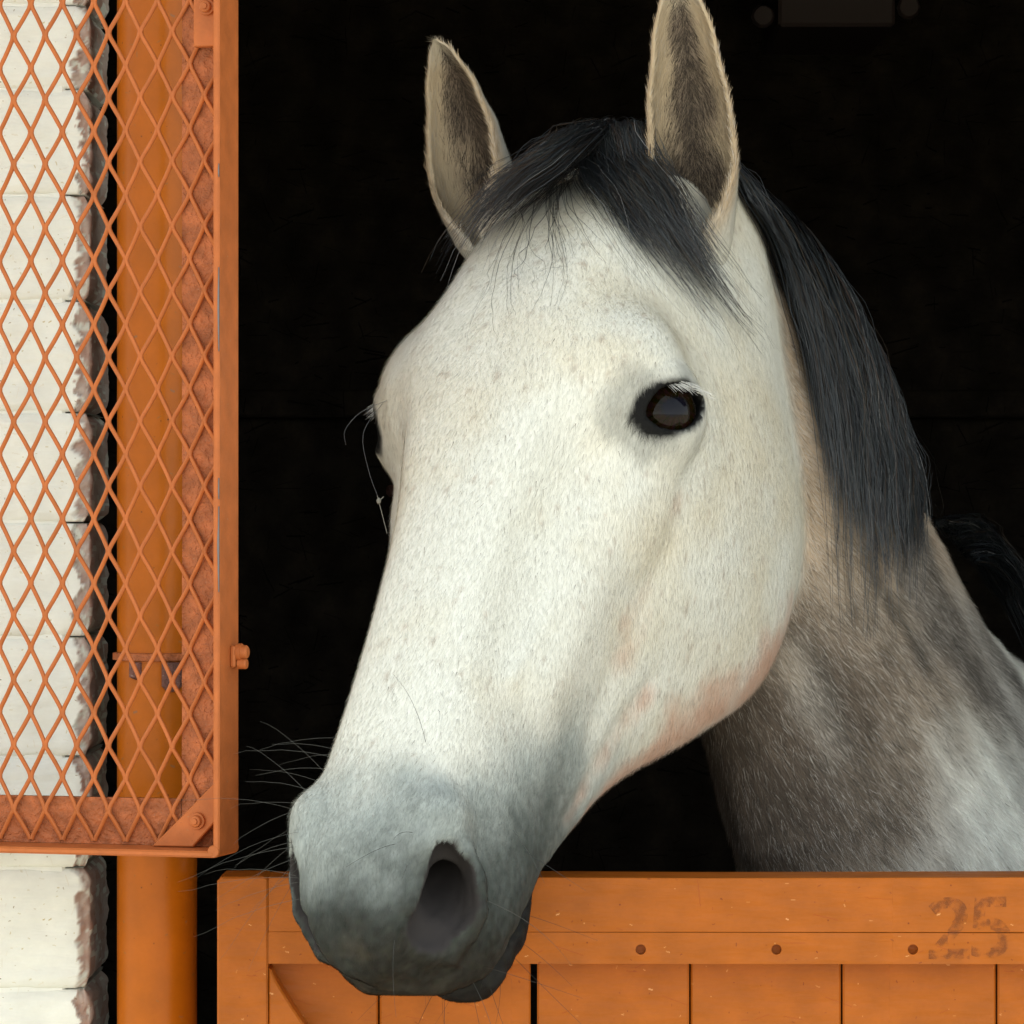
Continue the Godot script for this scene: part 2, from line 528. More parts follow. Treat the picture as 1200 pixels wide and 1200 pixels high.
func build_grille() -> void:
	# origin at the near lower right corner; x to the right, y up, z out of the grille
	var grille := Node3D.new()
	grille.position = Vector3(-.1848, 1.3215, .10)
	grille.rotation.y = -deg_to_rad(15.0)
	tagged(grille, "grille", "orange steel grille of diamond mesh in an angle iron frame, left of the horse", "grille")
	var W := .62
	var H := .92
	var dp := .038
	var t := .0042
	# right and lower angle irons: a lip towards the viewer and a flange behind
	obj("lip", box_mesh(Vector3(-t, .0035, -dp), Vector3(0, H, 0), .0010), paint_steel, grille)
	obj("flange", lumpy(Vector3(-.037, .003, -dp), Vector3(-t - .0002, H, -dp + t), 21), paint_rough, grille)
	obj("lip", box_mesh(Vector3(-W, 0, -dp), Vector3(-.0036, t, .0004), .0012), paint_steel, grille)
	obj("flange", lumpy(Vector3(-W, t + .0002, -dp - .0006), Vector3(-.0375, .0345, -dp + t - .0004), 22), paint_rough, grille)
	obj("corner", lathe_mesh([Vector2(0, .0002), Vector2(.0034, .0002), Vector2(.0040, -.0006), Vector2(.0040, -dp), Vector2(0, -dp)], 20, Basis(Vector3.RIGHT, PI / 2)), paint_steel, grille, Vector3(-.0040, .0040, 0))
	obj("lip", box_mesh(Vector3(-W - t, 0, -dp), Vector3(-W, H, 0), .001), paint_steel, grille)
	obj("flange", box_mesh(Vector3(-W, .035, -dp), Vector3(-W + .033, H, -dp + t), .001), paint_rough, grille)
	obj("lip", box_mesh(Vector3(-W, H, -dp), Vector3(0, H + t, 0), .001), paint_steel, grille)
	# expanded metal: zigzag strands, each touching the next
	var px := .0218
	var py := .0417
	var one := strand_mesh(px, py, H - .008, false)
	var two := strand_mesh(px, py, H - .008, true)
	var edge := strand_mesh(px, py, H - .008, false, -.0008)
	for k in 28:
		var x := .0014 - px * .25 - k * px * .5
		obj("strand", edge if k == 0 else one if k % 2 == 0 else two, paint_steel, grille, Vector3(x, .0065, -.0315))
	# paint rubbed off to bare steel along the near edge
	var steel := StandardMaterial3D.new()
	steel.albedo_color = Color(.42, .41, .42)
	steel.metallic = .6
	steel.roughness = .45
	for wr in [[.168, .222, .0011], [.2265, .2400, .0006], [.3200, .3730, .0010], [.430, .4385, .0006]]:
		var edge_pts := PackedVector2Array()
		for k in 9:
			edge_pts.append(Vector2(-.0001, lerpf(wr[0], wr[1], k / 8.0)))
		for k in 9:
			var b8 := 1.0 - k / 8.0
			edge_pts.append(Vector2(-.0004 - wr[2] * sin(PI * clampf(b8, .05, .95)) * (.7 + .4 * chip.get_noise_1d(b8 * 30.0 + wr[0] * 900.0)), lerpf(wr[0], wr[1], b8)))
		obj("bare_edge", plate_mesh(edge_pts, -.0016, .00025, .0001), steel, grille)
	# gusset across the corner and the plate above, both bolted
	obj("gusset", plate_mesh(PackedVector2Array([Vector2(-.0530, .0046), Vector2(-.0335, .0235), Vector2(-.0046, .0520), Vector2(-.0046, .0275), Vector2(-.0255, .0048)]), -.0265, -.0215, .0007), paint_steel, grille)
	bolt(grille, Vector3(-.0220, .0215, -.0215), .0054)
	obj("plate", plate_mesh(PackedVector2Array([Vector2(-.0240, .5150), Vector2(-.0046, .5150), Vector2(-.0046, .600), Vector2(-.0240, .600)]), -.0265, -.0190, .0006), paint_steel, grille)
	bolt(grille, Vector3(-.0145, .5400, -.0190), .0054)
	# the catch on the outer side
	var c := obj("catch", box_mesh(Vector3(0, .1195, -.034), Vector3(.0034, .1335, -.020), .0010), paint_steel, grille)
	obj("tongue", lathe_mesh([Vector2(0, .0076), Vector2(.0032, .0074), Vector2(.0044, .0064), Vector2(.0046, .0034), Vector2(.0056, .0032), Vector2(.0056, 0)], 14, Basis(Vector3.BACK, -PI / 2)), paint_steel, c, Vector3(.0030, .1292, -.026))
	obj("pin", lathe_mesh([Vector2(0, .0060), Vector2(.0030, .0058), Vector2(.0034, .0048), Vector2(.0034, 0)], 12, Basis(Vector3.BACK, -PI / 2)), paint_steel, c, Vector3(.0040, .1218, -.0255))

# a flat bar under thick old paint: its face is lumpy
func lumpy(lo: Vector3, hi: Vector3, sd: int) -> Mesh:
	var st := SurfaceTool.new()
	st.begin(Mesh.PRIMITIVE_TRIANGLES)
	var n1 := noise(sd, 70.0, 4)
	n1.fractal_type = FastNoiseLite.FRACTAL_RIDGED
	var n2 := noise(sd + 1, 18.0, 2)
	var wide := hi.x - lo.x > hi.y - lo.y
	var nx := 420 if wide else 26
	var ny := 24 if wide else 560
	var put := func(i: int, j: int) -> Vector3:
		var p := Vector3(lerpf(lo.x, hi.x, float(i) / nx), lerpf(lo.y, hi.y, float(j) / ny), 0)
		p.z = hi.z + n1.get_noise_2d(p.x, p.y) * .0005 * clampf(.5 + n2.get_noise_2d(p.x, p.y) * 1.6, 0.05, 1.4) + n2.get_noise_2d(p.y, p.x) * .0006
		return p
	for i in nx:
		for j in ny:
			quad(st, put.call(i, j), put.call(i, j + 1), put.call(i + 1, j + 1), put.call(i + 1, j))
	st.generate_normals()
	st.set_smooth_group(-1)
	add_box(st, lo, hi - Vector3(0, 0, .0012), .0005)
	var m := st.commit()
	return m

func strand_mesh(px: float, py: float, height: float, mirrored: bool, stop := 1.0) -> Mesh:
	var st := SurfaceTool.new()
	st.begin(Mesh.PRIMITIVE_TRIANGLES)
	var pts := []
	var steps := int(height / py * 16.0)
	for i in steps + 1:
		var y := height * i / steps
		var ph := fposmod(y / py + .52, 1.0)
		var tri := absf(ph * 2.0 - 1.0) * 2.0 - 1.0            # -1..1
		var v := clampf(tri * 1.2, -1.0, 1.0)
		if mirrored:
			v = -v
		var x := minf(v * (px * .25 - .0006), stop)
		# each strand leans forward on one flank of the diamond and back on the other
		var z := v * .0013 * (-1.0 if mirrored else 1.0) + cos(ph * TAU * 2.0) * .0003
		pts.append(Vector3(x, y, z))
	var ring := []
	for i in pts.size():
		var d: Vector3 = (pts[mini(i + 1, pts.size() - 1)] - pts[maxi(i - 1, 0)]).normalized()
		var side := d.cross(Vector3.BACK).normalized()
		var up := side.cross(d).normalized()
		var lean := .55 if d.x > 0 else -.35
		var s2 := side.rotated(d, lean)
		var u2 := up.rotated(d, lean)
		var r := []
		for a in [[1.0, .55], [.55, 1.0], [-.55, 1.0], [-1.0, .55], [-1.0, -.55], [-.55, -1.0], [.55, -1.0], [1.0, -.55]]:
			r.append(pts[i] + s2 * (a[0] * .00135) + u2 * (a[1] * .00105))
		ring.append(r)
	st.set_smooth_group(1)
	for i in ring.size() - 1:
		for k in 8:
			var l := (k + 1) % 8
			quad(st, ring[i][k], ring[i + 1][k], ring[i + 1][l], ring[i][l])
	st.generate_normals()
	return st.commit()

# ------------------------------------------------------------------ the horse
# Its head has axes of its own: s runs from the poll to the nose, l to the horse's left, d up out of the forehead.
const HO := Vector3(0.0316, 1.8111, -0.0904)
const HA := Vector3(-0.2422, -0.8228, 0.5141)
const HL := Vector3(0.8734, 0.0458, 0.4848)
const HD := Vector3(-0.4224, 0.5665, 0.7076)
const BASE := Vector3(0.62, 0.0, -0.85)

func hw(s: float, l: float, d: float) -> Vector3:
	return HO + HA * s + HL * l + HD * d

func hq(p: Vector3) -> Vector3:
	var v := p - HO
	return Vector3(v.dot(HA), v.dot(HL), v.dot(HD))

# half cross-sections of the head: s, then seven points (l, d) from the ridge of the face round to the underside
var stations := [
	[-0.10, 0, -.150, .025, -.155, .045, -.17, .052, -.19, .048, -.215, .03, -.235, 0, -.24],
	[-0.04, 0, -.095, .035, -.100, .060, -.125, .066, -.16, .062, -.205, .035, -.245, 0, -.25],
	[0.02, 0, -.052, .040, -.057, .062, -.085, .076, -.14, .080, -.205, .052, -.270, 0, -.265],
	[0.08, 0, -.018, .042, -.023, .064, -.050, .086, -.12, .093, -.205, .068, -.300, 0, -.275],
	[0.14, 0, .000, .046, -.006, .069, -.042, .093, -.11, .103, -.205, .078, -.325, 0, -.29],
	[0.20, 0, .004, .052, -.004, .080, -.046, .094, -.10, .104, -.20, .080, -.332, 0, -.29],
	[0.26, 0, .002, .044, -.006, .063, -.044, .080, -.10, .096, -.19, .073, -.325, 0, -.28],
	[0.32, 0, -.003, .036, -.011, .051, -.044, .071, -.09, .077, -.17, .057, -.288, 0, -.245],
	[0.39, 0, -.008, .034, -.016, .047, -.044, .060, -.09, .060, -.15, .040, -.232, 0, -.212],
	[0.46, 0, -.012, .035, -.020, .049, -.046, .058, -.088, .055, -.135, .036, -.190, 0, -.184],
	[0.53, 0, -.014, .036, -.021, .052, -.044, .062, -.084, .058, -.128, .038, -.162, 0, -.165],
	[0.57, 0, -.018, .038, -.026, .050, -.050, .057, -.086, .055, -.128, .038, -.146, 0, -.150],
	[0.61, 0, -.034, .028, -.040, .038, -.062, .045, -.092, .047, -.124, .034, -.137, 0, -.141],
	[0.65, 0, -.055, .020, -.060, .030, -.076, .034, -.096, .032, -.120, .024, -.128, 0, -.132],
	[0.72, 0, -.085, .012, -.087, .018, -.094, .020, -.100, .018, -.110, .012, -.115, 0, -.118],
]
const NS := 260
const NA := 193
const S0 := -0.10
const S1 := 0.72
var rho := PackedFloat32Array()      # radius by s and by angle from the ridge
var mid := PackedFloat32Array()

func build_sections() -> void:
	var pts := []                     # per station: 7 points
	for st in stations:
		var a := []
		for k in 7:
			a.append(Vector2(st[1 + k * 2], st[2 + k * 2]))
		pts.append(a)
	rho.resize(NS * NA)
	mid.resize(NS)
	for i in NS:
		var s := lerpf(S0, S1, float(i) / (NS - 1))
		var j := 0
		while j < stations.size() - 2 and stations[j + 1][0] < s:
			j += 1
		var s_a: float = stations[j][0]
		var s_b: float = stations[j + 1][0]
		var t := (s - s_a) / (s_b - s_a)
		var ring := []
		for k in 7:
			var j0 := maxi(j - 1, 0)
			var j3 := mini(j + 2, stations.size() - 1)
			var m1: Vector2 = (pts[j + 1][k] - pts[j0][k]) / (stations[j + 1][0] - stations[j0][0]) * (s_b - s_a)
			var m2: Vector2 = (pts[j3][k] - pts[j][k]) / (stations[j3][0] - stations[j][0]) * (s_b - s_a)
			var t2 := t * t
			var t3 := t2 * t
			ring.append(pts[j][k] * (2 * t3 - 3 * t2 + 1) + m1 * (t3 - 2 * t2 + t) + pts[j + 1][k] * (-2 * t3 + 3 * t2) + m2 * (t3 - t2))
		var c: float = (ring[0].y + ring[6].y) * 0.5
		mid[i] = c
		# close the ring by its mirror image and sample a smooth curve
		var full := [Vector2(-ring[1].x, ring[1].y)]
		full.append_array(ring)
		full.append(Vector2(-ring[5].x, ring[5].y))
		var bins := PackedFloat32Array()
		var angs := PackedFloat32Array()
		for k in 6:
			for u in 24:
				var q: Vector2 = full[k + 1].cubic_interpolate(full[k + 2], full[k], full[k + 3], u / 24.0)
				angs.append(atan2(maxf(q.x, 0.0), q.y - c))
				bins.append(Vector2(q.x, q.y - c).length())
		angs.append(PI)
		bins.append(absf(ring[6].y - c))
		var at := 0
		for k in NA:
			var ang := PI * k / (NA - 1)
			while at < angs.size() - 2 and angs[at + 1] < ang:
				at += 1
			var w := clampf((ang - angs[at]) / maxf(angs[at + 1] - angs[at], 1e-6), 0.0, 1.0)
			rho[i * NA + k] = lerpf(bins[at], bins[at + 1], w)

func smin(a: float, b: float, k: float) -> float:
	var h := maxf(k - absf(a - b), 0.0) / k
	return minf(a, b) - h * h * k * 0.25

func smax(a: float, b: float, k: float) -> float:
	var h := maxf(k - absf(a - b), 0.0) / k
	return maxf(a, b) + h * h * k * 0.25

func cap(p: Vector3, a: Vector3, b: Vector3, ra: float, rb: float) -> float:
	var ab := b - a
	var t := clampf((p - a).dot(ab) / ab.dot(ab), 0.0, 1.0)
	return (p - a - ab * t).length() - lerpf(ra, rb, t)

func ell(p: Vector3, c: Vector3, r: Vector3) -> float:
	var v := p - c
	var a := v / r
	var k := a.length()
	var b := a / r
	return k * (k - 1.0) / maxf(b.length(), 1e-6)

func chain(p: Vector3, pts: Array, rs: Array) -> float:
	var f := 1e9
	for i in pts.size() - 1:
		f = minf(f, cap(p, pts[i], pts[i + 1], rs[i], rs[i + 1]))
	return f

var lip_line := [Vector3(.40, 0, -.165), Vector3(.475, 0, -.167), Vector3(.535, 0, -.174), Vector3(.560, 0, -.173)]
var lip_line_r := [.034, .028, .029, .025]
var nostril_rim := [Vector3(.556, .043, -.032), Vector3(.548, .051, -.040), Vector3(.552, .058, -.050), Vector3(.562, .064, -.064), Vector3(.576, .063, -.076), Vector3(.589, .055, -.083), Vector3(.597, .046, -.085), Vector3(.601, .038, -.076)]
var nostril_rim_r := [.005, .006, .0065, .0065, .0065, .0065, .007, .007]
var nostril_in := [Vector3(.556, .049, -.040), Vector3(.567, .053, -.052), Vector3(.583, .051, -.059), Vector3(.597, .045, -.061)]
var nostril_in_r := [.0070, .0132, .0165, .0138]
const EYE := Vector3(.2033, .0933, -.0785)
const EYE_R := .0240

func eye_axes() -> Array:
	var out := Vector3(.20, .74, .56).normalized()      # where the eye looks, in the head's axes
	var along := Vector3(0.629, -0.570, 0.528)
	along = (along - out * along.dot(out)).normalized()  # from the temple to the nose
	return [along, out.cross(along), out]
var eax := eye_axes()

func head_f(p: Vector3) -> float:
	var q := hq(p)
	var l := absf(q.y)
	var s := q.x
	var d := q.z
	var far := maxf(maxf(S0 - s, s - S1), maxf(l - 0.14, maxf(d - 0.06, -0.32 - d)))
	if far > 0.03:
		return far + 0.01
	q.y = l
	var x := clampf((s - S0) / (S1 - S0), 0.0, 0.99999) * (NS - 1)
	var i := mini(int(x), NS - 2)
	x -= i
	var c := lerpf(mid[i], mid[i + 1], x)
	var y := d - c
	var r := sqrt(l * l + y * y)
	var g := atan2(l, y) / PI * (NA - 1)
	var k := mini(int(g), NA - 2)
	g -= k
	var n := i * NA + k
	var rr := lerpf(lerpf(rho[n], rho[n + 1], g), lerpf(rho[n + NA], rho[n + NA + 1], g), x)
	var f := (r - rr) * 0.9
	if f > 0.10: return f - 0.05
	f = smax(f, s - 0.632 - (d + 0.05) * 0.22, 0.045)
	f = smax(f, -0.06 - s, 0.03)
	if s > 0.38:
		# the lower lip and chin under the mouth
		var lip := chain(Vector3(s, l * 0.82, d), lip_line, lip_line_r)
		var fu := f
		f = smin(f, lip, 0.006 + 0.024 * (1.0 - smoothstep(0.42, 0.50, s)))
		# the slit of the mouth follows the seam between the lips
		f = smax(f, .0058 * smoothstep(0.470, 0.505, s) - length(Vector3((fu - lip) * .62, minf(fu, lip), 0)), .0025)
		f = smin(f, length(q - Vector3(.534, .047, -.034)) - .011, .025)
	if s > 0.51 and l > 0.01:
		var rim := chain(q, nostril_rim, nostril_rim_r)
		f = smin(f, rim, .014)
		var inn := chain(q, nostril_in, nostril_in_r)
		inn = smin(inn, cap(q, nostril_in[2], Vector3(.528, .017, -.073), .0160, .011), .006)
		f = smax(f, -inn, .007)
	if s > -0.05 and s < 0.5:
		f = smin(f, ell(q, Vector3(.190, .075, -.056), Vector3(.042, .030, .030)), .045)
		f = smin(f, cap(q, Vector3(.28, .066, -.085), Vector3(.40, .048, -.088), .010, .006), .045)
		f = smin(f, ell(q, Vector3(.222, .069, -.108), Vector3(.055, .022, .034)), .04)
	# the edge of the cheek muscle, the groove of the lower jaw, the crease above the lid
	if s > 0.1 and s < 0.5 and absf(f) < 0.02 and l > 0.03:
		f += .0028 * bump(chain0(q, cheek_line), .014) + .0042 * bump(chain0(q, jaw_line), .010)
		f += .0014 * bump(chain0(q, lid_line), .0055) - .0026 * bump(chain0(q, vein_line), .006)
	if s > .52 and absf(f) < 0.02:
		f += wrinkle(q) * smoothstep(.54, .62, s - d * .3)
	var e := q - EYE
	var dist := length(e)
	if dist < 0.06:
		f = smin(f, dist - (EYE_R + .0040), .024)
		var u := dot(e, eax[0])
		var v := dot(e, eax[1])
		var w := dot(e, eax[2])
		# the opening between the lids: where two discs overlap
		var slit := maxf(length(Vector3(u, v + .0120, 0)) - .0268, length(Vector3(u, v - .0120, 0)) - .0268)
		slit = smax(slit, .006 - w, .003)
		f = smax(f, -slit, .0035)
	return f

var cheek_line := [Vector3(.218, .104, -.116), Vector3(.269, .096, -.136), Vector3(.326, .077, -.144), Vector3(.365, .066, -.149), Vector3(.41, .056, -.161)]
var jaw_line := [Vector3(.337, .070, -.195), Vector3(.389, .056, -.185), Vector3(.454, .048, -.172)]
var lid_line := [Vector3(.217, .092, -.028), Vector3(.196, .104, -.036), Vector3(.171, .108, -.062), Vector3(.155, .104, -.095)]
var vein_line := [Vector3(.300, .080, -.110), Vector3(.360, .061, -.066), Vector3(.420, .054, -.056)]
var wn := wrinkles()

func wrinkles() -> FastNoiseLite:
	var n := FastNoiseLite.new()
	n.seed = 77
	n.frequency = 42.0
	n.fractal_octaves = 2
	return n

func wrinkle(q: Vector3) -> float:
	return wn.get_noise_3d(q.x * .9, q.y * 1.2, q.z * .6) * .0014 + wn.get_noise_3d(q.x * .35, q.y * 2.4, q.z * .35) * .0012

func chain0(p: Vector3, pts: Array) -> float:
	var f := 1e9
	for i in pts.size() - 1:
		f = minf(f, cap(p, pts[i], pts[i + 1], 0.0, 0.0))
	return f

func bump(x: float, r: float) -> float:
	return exp(-(x * x) / (r * r)) if x < r * 3.0 else 0.0

func length(v: Vector3) -> float:
	return v.length()
func dot(a: Vector3, b: Vector3) -> float:
	return a.dot(b)

# neck, trunk: centre, up direction, half height, half width
var spine := [
	[Vector3(.105, 1.685, -.18), .098, .054],
	[Vector3(.210, 1.497, -.290), .129, .066],
	[Vector3(.294, 1.314, -.385), .160, .094],
	[Vector3(.420, 1.160, -.540), .238, .140],
	[Vector3(.64, 1.09, -.78), .300, .230],
	[Vector3(1.20, 1.08, -1.34), .310, .280],
	[Vector3(1.62, 1.14, -1.76), .250, .240],
]
const LAT := Vector3(.707, 0, .707)

# the spine drawn as a smooth curve
func smooth_spine() -> Array:
	var out := []
	for i in spine.size() - 1:
		var i0 := maxi(i - 1, 0)
		var i3 := mini(i + 2, spine.size() - 1)
		for k in 3:
			var t := k / 3.0
			var a: Vector3 = spine[i][0]
			out.append([a.cubic_interpolate(spine[i + 1][0], spine[i0][0], spine[i3][0], t), cubic_interpolate(spine[i][1], spine[i + 1][1], spine[i0][1], spine[i3][1], t), cubic_interpolate(spine[i][2], spine[i + 1][2], spine[i0][2], spine[i3][2], t)])
	out.append(spine[-1].duplicate())
	for i in out.size():
		out[i].append((out[mini(i + 1, out.size() - 1)][0] - out[maxi(i - 1, 0)][0]).normalized())
	return out
var bones := smooth_spine()

func neck_f(p: Vector3) -> float:
	var best := 1e9
	for i in bones.size() - 1:
		var a: Vector3 = bones[i][0]
		var b: Vector3 = bones[i + 1][0]
		var ab := b - a
		var t := clampf((p - a).dot(ab) / ab.dot(ab), 0.0, 1.0)
		var v := p - a - ab * t
		var hh := lerpf(bones[i][1], bones[i + 1][1], t)
		var ww := lerpf(bones[i][2], bones[i + 1][2], t)
		var far := v.length() - hh
		if far > best + 0.05:
			continue
		var ax: Vector3 = bones[i][3].lerp(bones[i + 1][3], t).normalized()
		var cr := LAT.cross(ax)
		if cr.y < 0:
			cr = -cr
		var x := v.dot(LAT) / ww
		var y := v.dot(cr) / hh
		var z := v.dot(ab.normalized()) / hh
		if y > 0:
			x *= 1.0 + 0.35 * y      # the crest is thinner than the throat
		var k := sqrt(x * x + y * y + z * z)
		var g := sqrt(x * x / (ww * ww) + (y * y + z * z) / (hh * hh))
		var f := k * (k - 1.0) / maxf(g, 1e-5)
		best = minf(best, f)
	return best

var leg_bones := [
	[Vector3(.52, .95, -.88), Vector3(.49, .50, -.84), .11, .055], [Vector3(.49, .50, -.84), Vector3(.50, .10, -.84), .040, .034], [Vector3(.50, .10, -.84), Vector3(.47, .03, -.81), .045, .058],
	[Vector3(.80, .95, -.62), Vector3(.78, .50, -.58), .11, .055], [Vector3(.78, .50, -.58), Vector3(.79, .10, -.58), .040, .034], [Vector3(.79, .10, -.58), Vector3(.76, .03, -.55), .045, .058],
	[Vector3(1.50, 1.05, -1.82), Vector3(1.40, .78, -1.66), .17, .11], [Vector3(1.40, .78, -1.66), Vector3(1.56, .50, -1.84), .09, .05], [Vector3(1.56, .50, -1.84), Vector3(1.51, .10, -1.80), .042, .036], [Vector3(1.51, .10, -1.80), Vector3(1.48, .03, -1.77), .046, .058],
	[Vector3(1.76, 1.05, -1.56), Vector3(1.66, .78, -1.40), .17, .11], [Vector3(1.66, .78, -1.40), Vector3(1.82, .50, -1.58), .09, .05], [Vector3(1.82, .50, -1.58), Vector3(1.77, .10, -1.54), .042, .036], [Vector3(1.77, .10, -1.54), Vector3(1.74, .03, -1.51), .046, .058],
]

func near_detail(p: Vector3) -> bool:
	var q := hq(p)
	q.y = absf(q.y)
	return (q - EYE).length_squared() < 0.0016 or (q.x > 0.52 and q.y > 0.02)

func field(p: Vector3) -> float:
	var h := head_f(p)
	if p.z > -0.06 and h < 0.05:
		return h
	if h > 0.3 and p.y > 1.3:
		return minf(h, neck_f(p))
	var n := neck_f(p)
	var f := smin(h, n, 0.007)
	if p.y < 1.15 and p.x > 0.3:
		for b in leg_bones:
			f = smin(f, cap(p, b[0], b[1], b[2], b[3]), 0.03)
	return f

func grad(p: Vector3) -> Vector3:
	const E := 0.0008
	return Vector3(field(p + Vector3(E, 0, 0)) - field(p - Vector3(E, 0, 0)), field(p + Vector3(0, E, 0)) - field(p - Vector3(0, E, 0)), field(p + Vector3(0, 0, E)) - field(p - Vector3(0, 0, E))) / (2 * E)

# --- surface nets, block by block on all cores
var g_min := Vector3()
var g_h := 0.003
var g_n := Vector3i()                # blocks each way, of 16 cells
var g_out := []
var g_blocks := []

func mesh_block(n: int) -> void:
	var b: Vector3i = g_blocks[n]
	var h := g_h
	var o := g_min + Vector3(b) * (16.0 * h)
	if absf(field(o + Vector3.ONE * 8.0 * h)) > 8.0 * h * 1.7321 * 1.5 + 0.01:
		return
	var val := PackedFloat32Array()
	val.resize(17 * 17 * 17)
	val.fill(1e9)
	var ids := PackedInt32Array()
	var pos := PackedVector3Array()
	var nor := PackedVector3Array()
	var quads := PackedInt32Array()
	var W := g_n.x * 16 + 1
	var H := g_n.y * 16 + 1
	var off := PackedInt32Array([0, 1, 17, 18, 289, 290, 306, 307])
	for sz in 4:
		for sy in 4:
			for sx in 4:
				var so := Vector3(sx, sy, sz) * 4.0
				if absf(field(o + (so + Vector3.ONE * 2.0) * h)) > 2.0 * h * 1.7321 * 1.45 + 0.002:
					continue
				for z in range(sz * 4, sz * 4 + 5):
					for y in range(sy * 4, sy * 4 + 5):
						for x in range(sx * 4, sx * 4 + 5):
							var at := (z * 17 + y) * 17 + x
							if val[at] > 1e8:
								val[at] = field(o + Vector3(x, y, z) * h)
				for z in range(sz * 4, sz * 4 + 4):
					for y in range(sy * 4, sy * 4 + 4):
						for x in range(sx * 4, sx * 4 + 4):
							var at := (z * 17 + y) * 17 + x
							var inside := 0
							for k in 8:
								if val[at + off[k]] < 0.0:
									inside += 1
							if inside == 0 or inside == 8:
								continue
							var sum := Vector3()
							var cnt := 0
							for e in [[0, 1], [2, 3], [4, 5], [6, 7], [0, 2], [1, 3], [4, 6], [5, 7], [0, 4], [1, 5], [2, 6], [3, 7]]:
								var va := val[at + off[e[0]]]
								var vb := val[at + off[e[1]]]
								if (va < 0.0) != (vb < 0.0):
									var t := va / (va - vb)
									var ca := Vector3(e[0] & 1, (e[0] >> 1) & 1, e[0] >> 2)
									var cb := Vector3(e[1] & 1, (e[1] >> 1) & 1, e[1] >> 2)
									sum += ca.lerp(cb, t)
									cnt += 1
							var p := o + (Vector3(x, y, z) + sum / cnt) * h
							var gr := Vector3()
							var f8 := sum / cnt
							var c000 := val[at]
							var c100 := val[at + 1]
							var c010 := val[at + 17]
							var c110 := val[at + 18]
							var c001 := val[at + 289]
							var c101 := val[at + 290]
							var c011 := val[at + 306]
							var c111 := val[at + 307]
							gr.x = lerpf(lerpf(c100 - c000, c110 - c010, f8.y), lerpf(c101 - c001, c111 - c011, f8.y), f8.z)
							gr.y = lerpf(lerpf(c010 - c000, c110 - c100, f8.x), lerpf(c011 - c001, c111 - c101, f8.x), f8.z)
							gr.z = lerpf(lerpf(c001 - c000, c101 - c100, f8.x), lerpf(c011 - c010, c111 - c110, f8.x), f8.y)
							if near_detail(p):
								gr = grad(p)
								p -= (gr * (field(p) / maxf(gr.length_squared(), 0.05))).limit_length(h)
							ids.append((((b.z * 16 + z) * H) + b.y * 16 + y) * W + b.x * 16 + x)
							pos.append(p)
							nor.append(gr.normalized())
							# the quads round the three edges that leave this cell's first corner
							var gx := b.x * 16 + x
							var gy := b.y * 16 + y
							var gz := b.z * 16 + z
							var me := (gz * H + gy) * W + gx
							var v0 := val[at] < 0.0
							if gy > 0 and gz > 0 and v0 != (val[at + 1] < 0.0):
								quads.append_array([me, me - W * H, me - W - W * H, me - W] if v0 else [me, me - W, me - W - W * H, me - W * H])
							if gx > 0 and gz > 0 and v0 != (val[at + 17] < 0.0):
								quads.append_array([me, me - 1, me - 1 - W * H, me - W * H] if v0 else [me, me - W * H, me - 1 - W * H, me - 1])
							if gx > 0 and gy > 0 and v0 != (val[at + 289] < 0.0):
								quads.append_array([me, me - W, me - 1 - W, me - 1] if v0 else [me, me - 1, me - 1 - W, me - W])
	g_out[n] = [ids, pos, nor, quads]

func nets(lo: Vector3, hi: Vector3, h: float, keep: Callable) -> Array:
	g_min = lo
	g_h = h
	g_n = Vector3i(((hi - lo) / (16.0 * h)).ceil())
	g_blocks = []
	for z in g_n.z:
		for y in g_n.y:
			for x in g_n.x:
				if keep.call(lo + Vector3(x, y, z) * 16.0 * h, 16.0 * h):
					g_blocks.append(Vector3i(x, y, z))
	g_out = []
	g_out.resize(g_blocks.size())
	var task := WorkerThreadPool.add_group_task(mesh_block, g_blocks.size(), -1, true)
	WorkerThreadPool.wait_for_group_task_completion(task)
	var pos := PackedVector3Array()
	var nor := PackedVector3Array()
	var idx := PackedInt32Array()
	var where := {}
	for r in g_out:
		if r == null:
			continue
		for i in r[0].size():
			where[r[0][i]] = pos.size() + i
		pos.append_array(r[1])
		nor.append_array(r[2])
	for r in g_out:
		if r == null:
			continue
		var q: PackedInt32Array = r[3]
		for i in range(0, q.size(), 4):
			var a: int = where.get(q[i], -1)
			var b: int = where.get(q[i + 1], -1)
			var c: int = where.get(q[i + 2], -1)
			var d: int = where.get(q[i + 3], -1)
			if a < 0 or b < 0 or c < 0 or d < 0:
				continue
			idx.append_array([a, b, c, a, c, d])
	g_out = []
	return [pos, nor, idx]

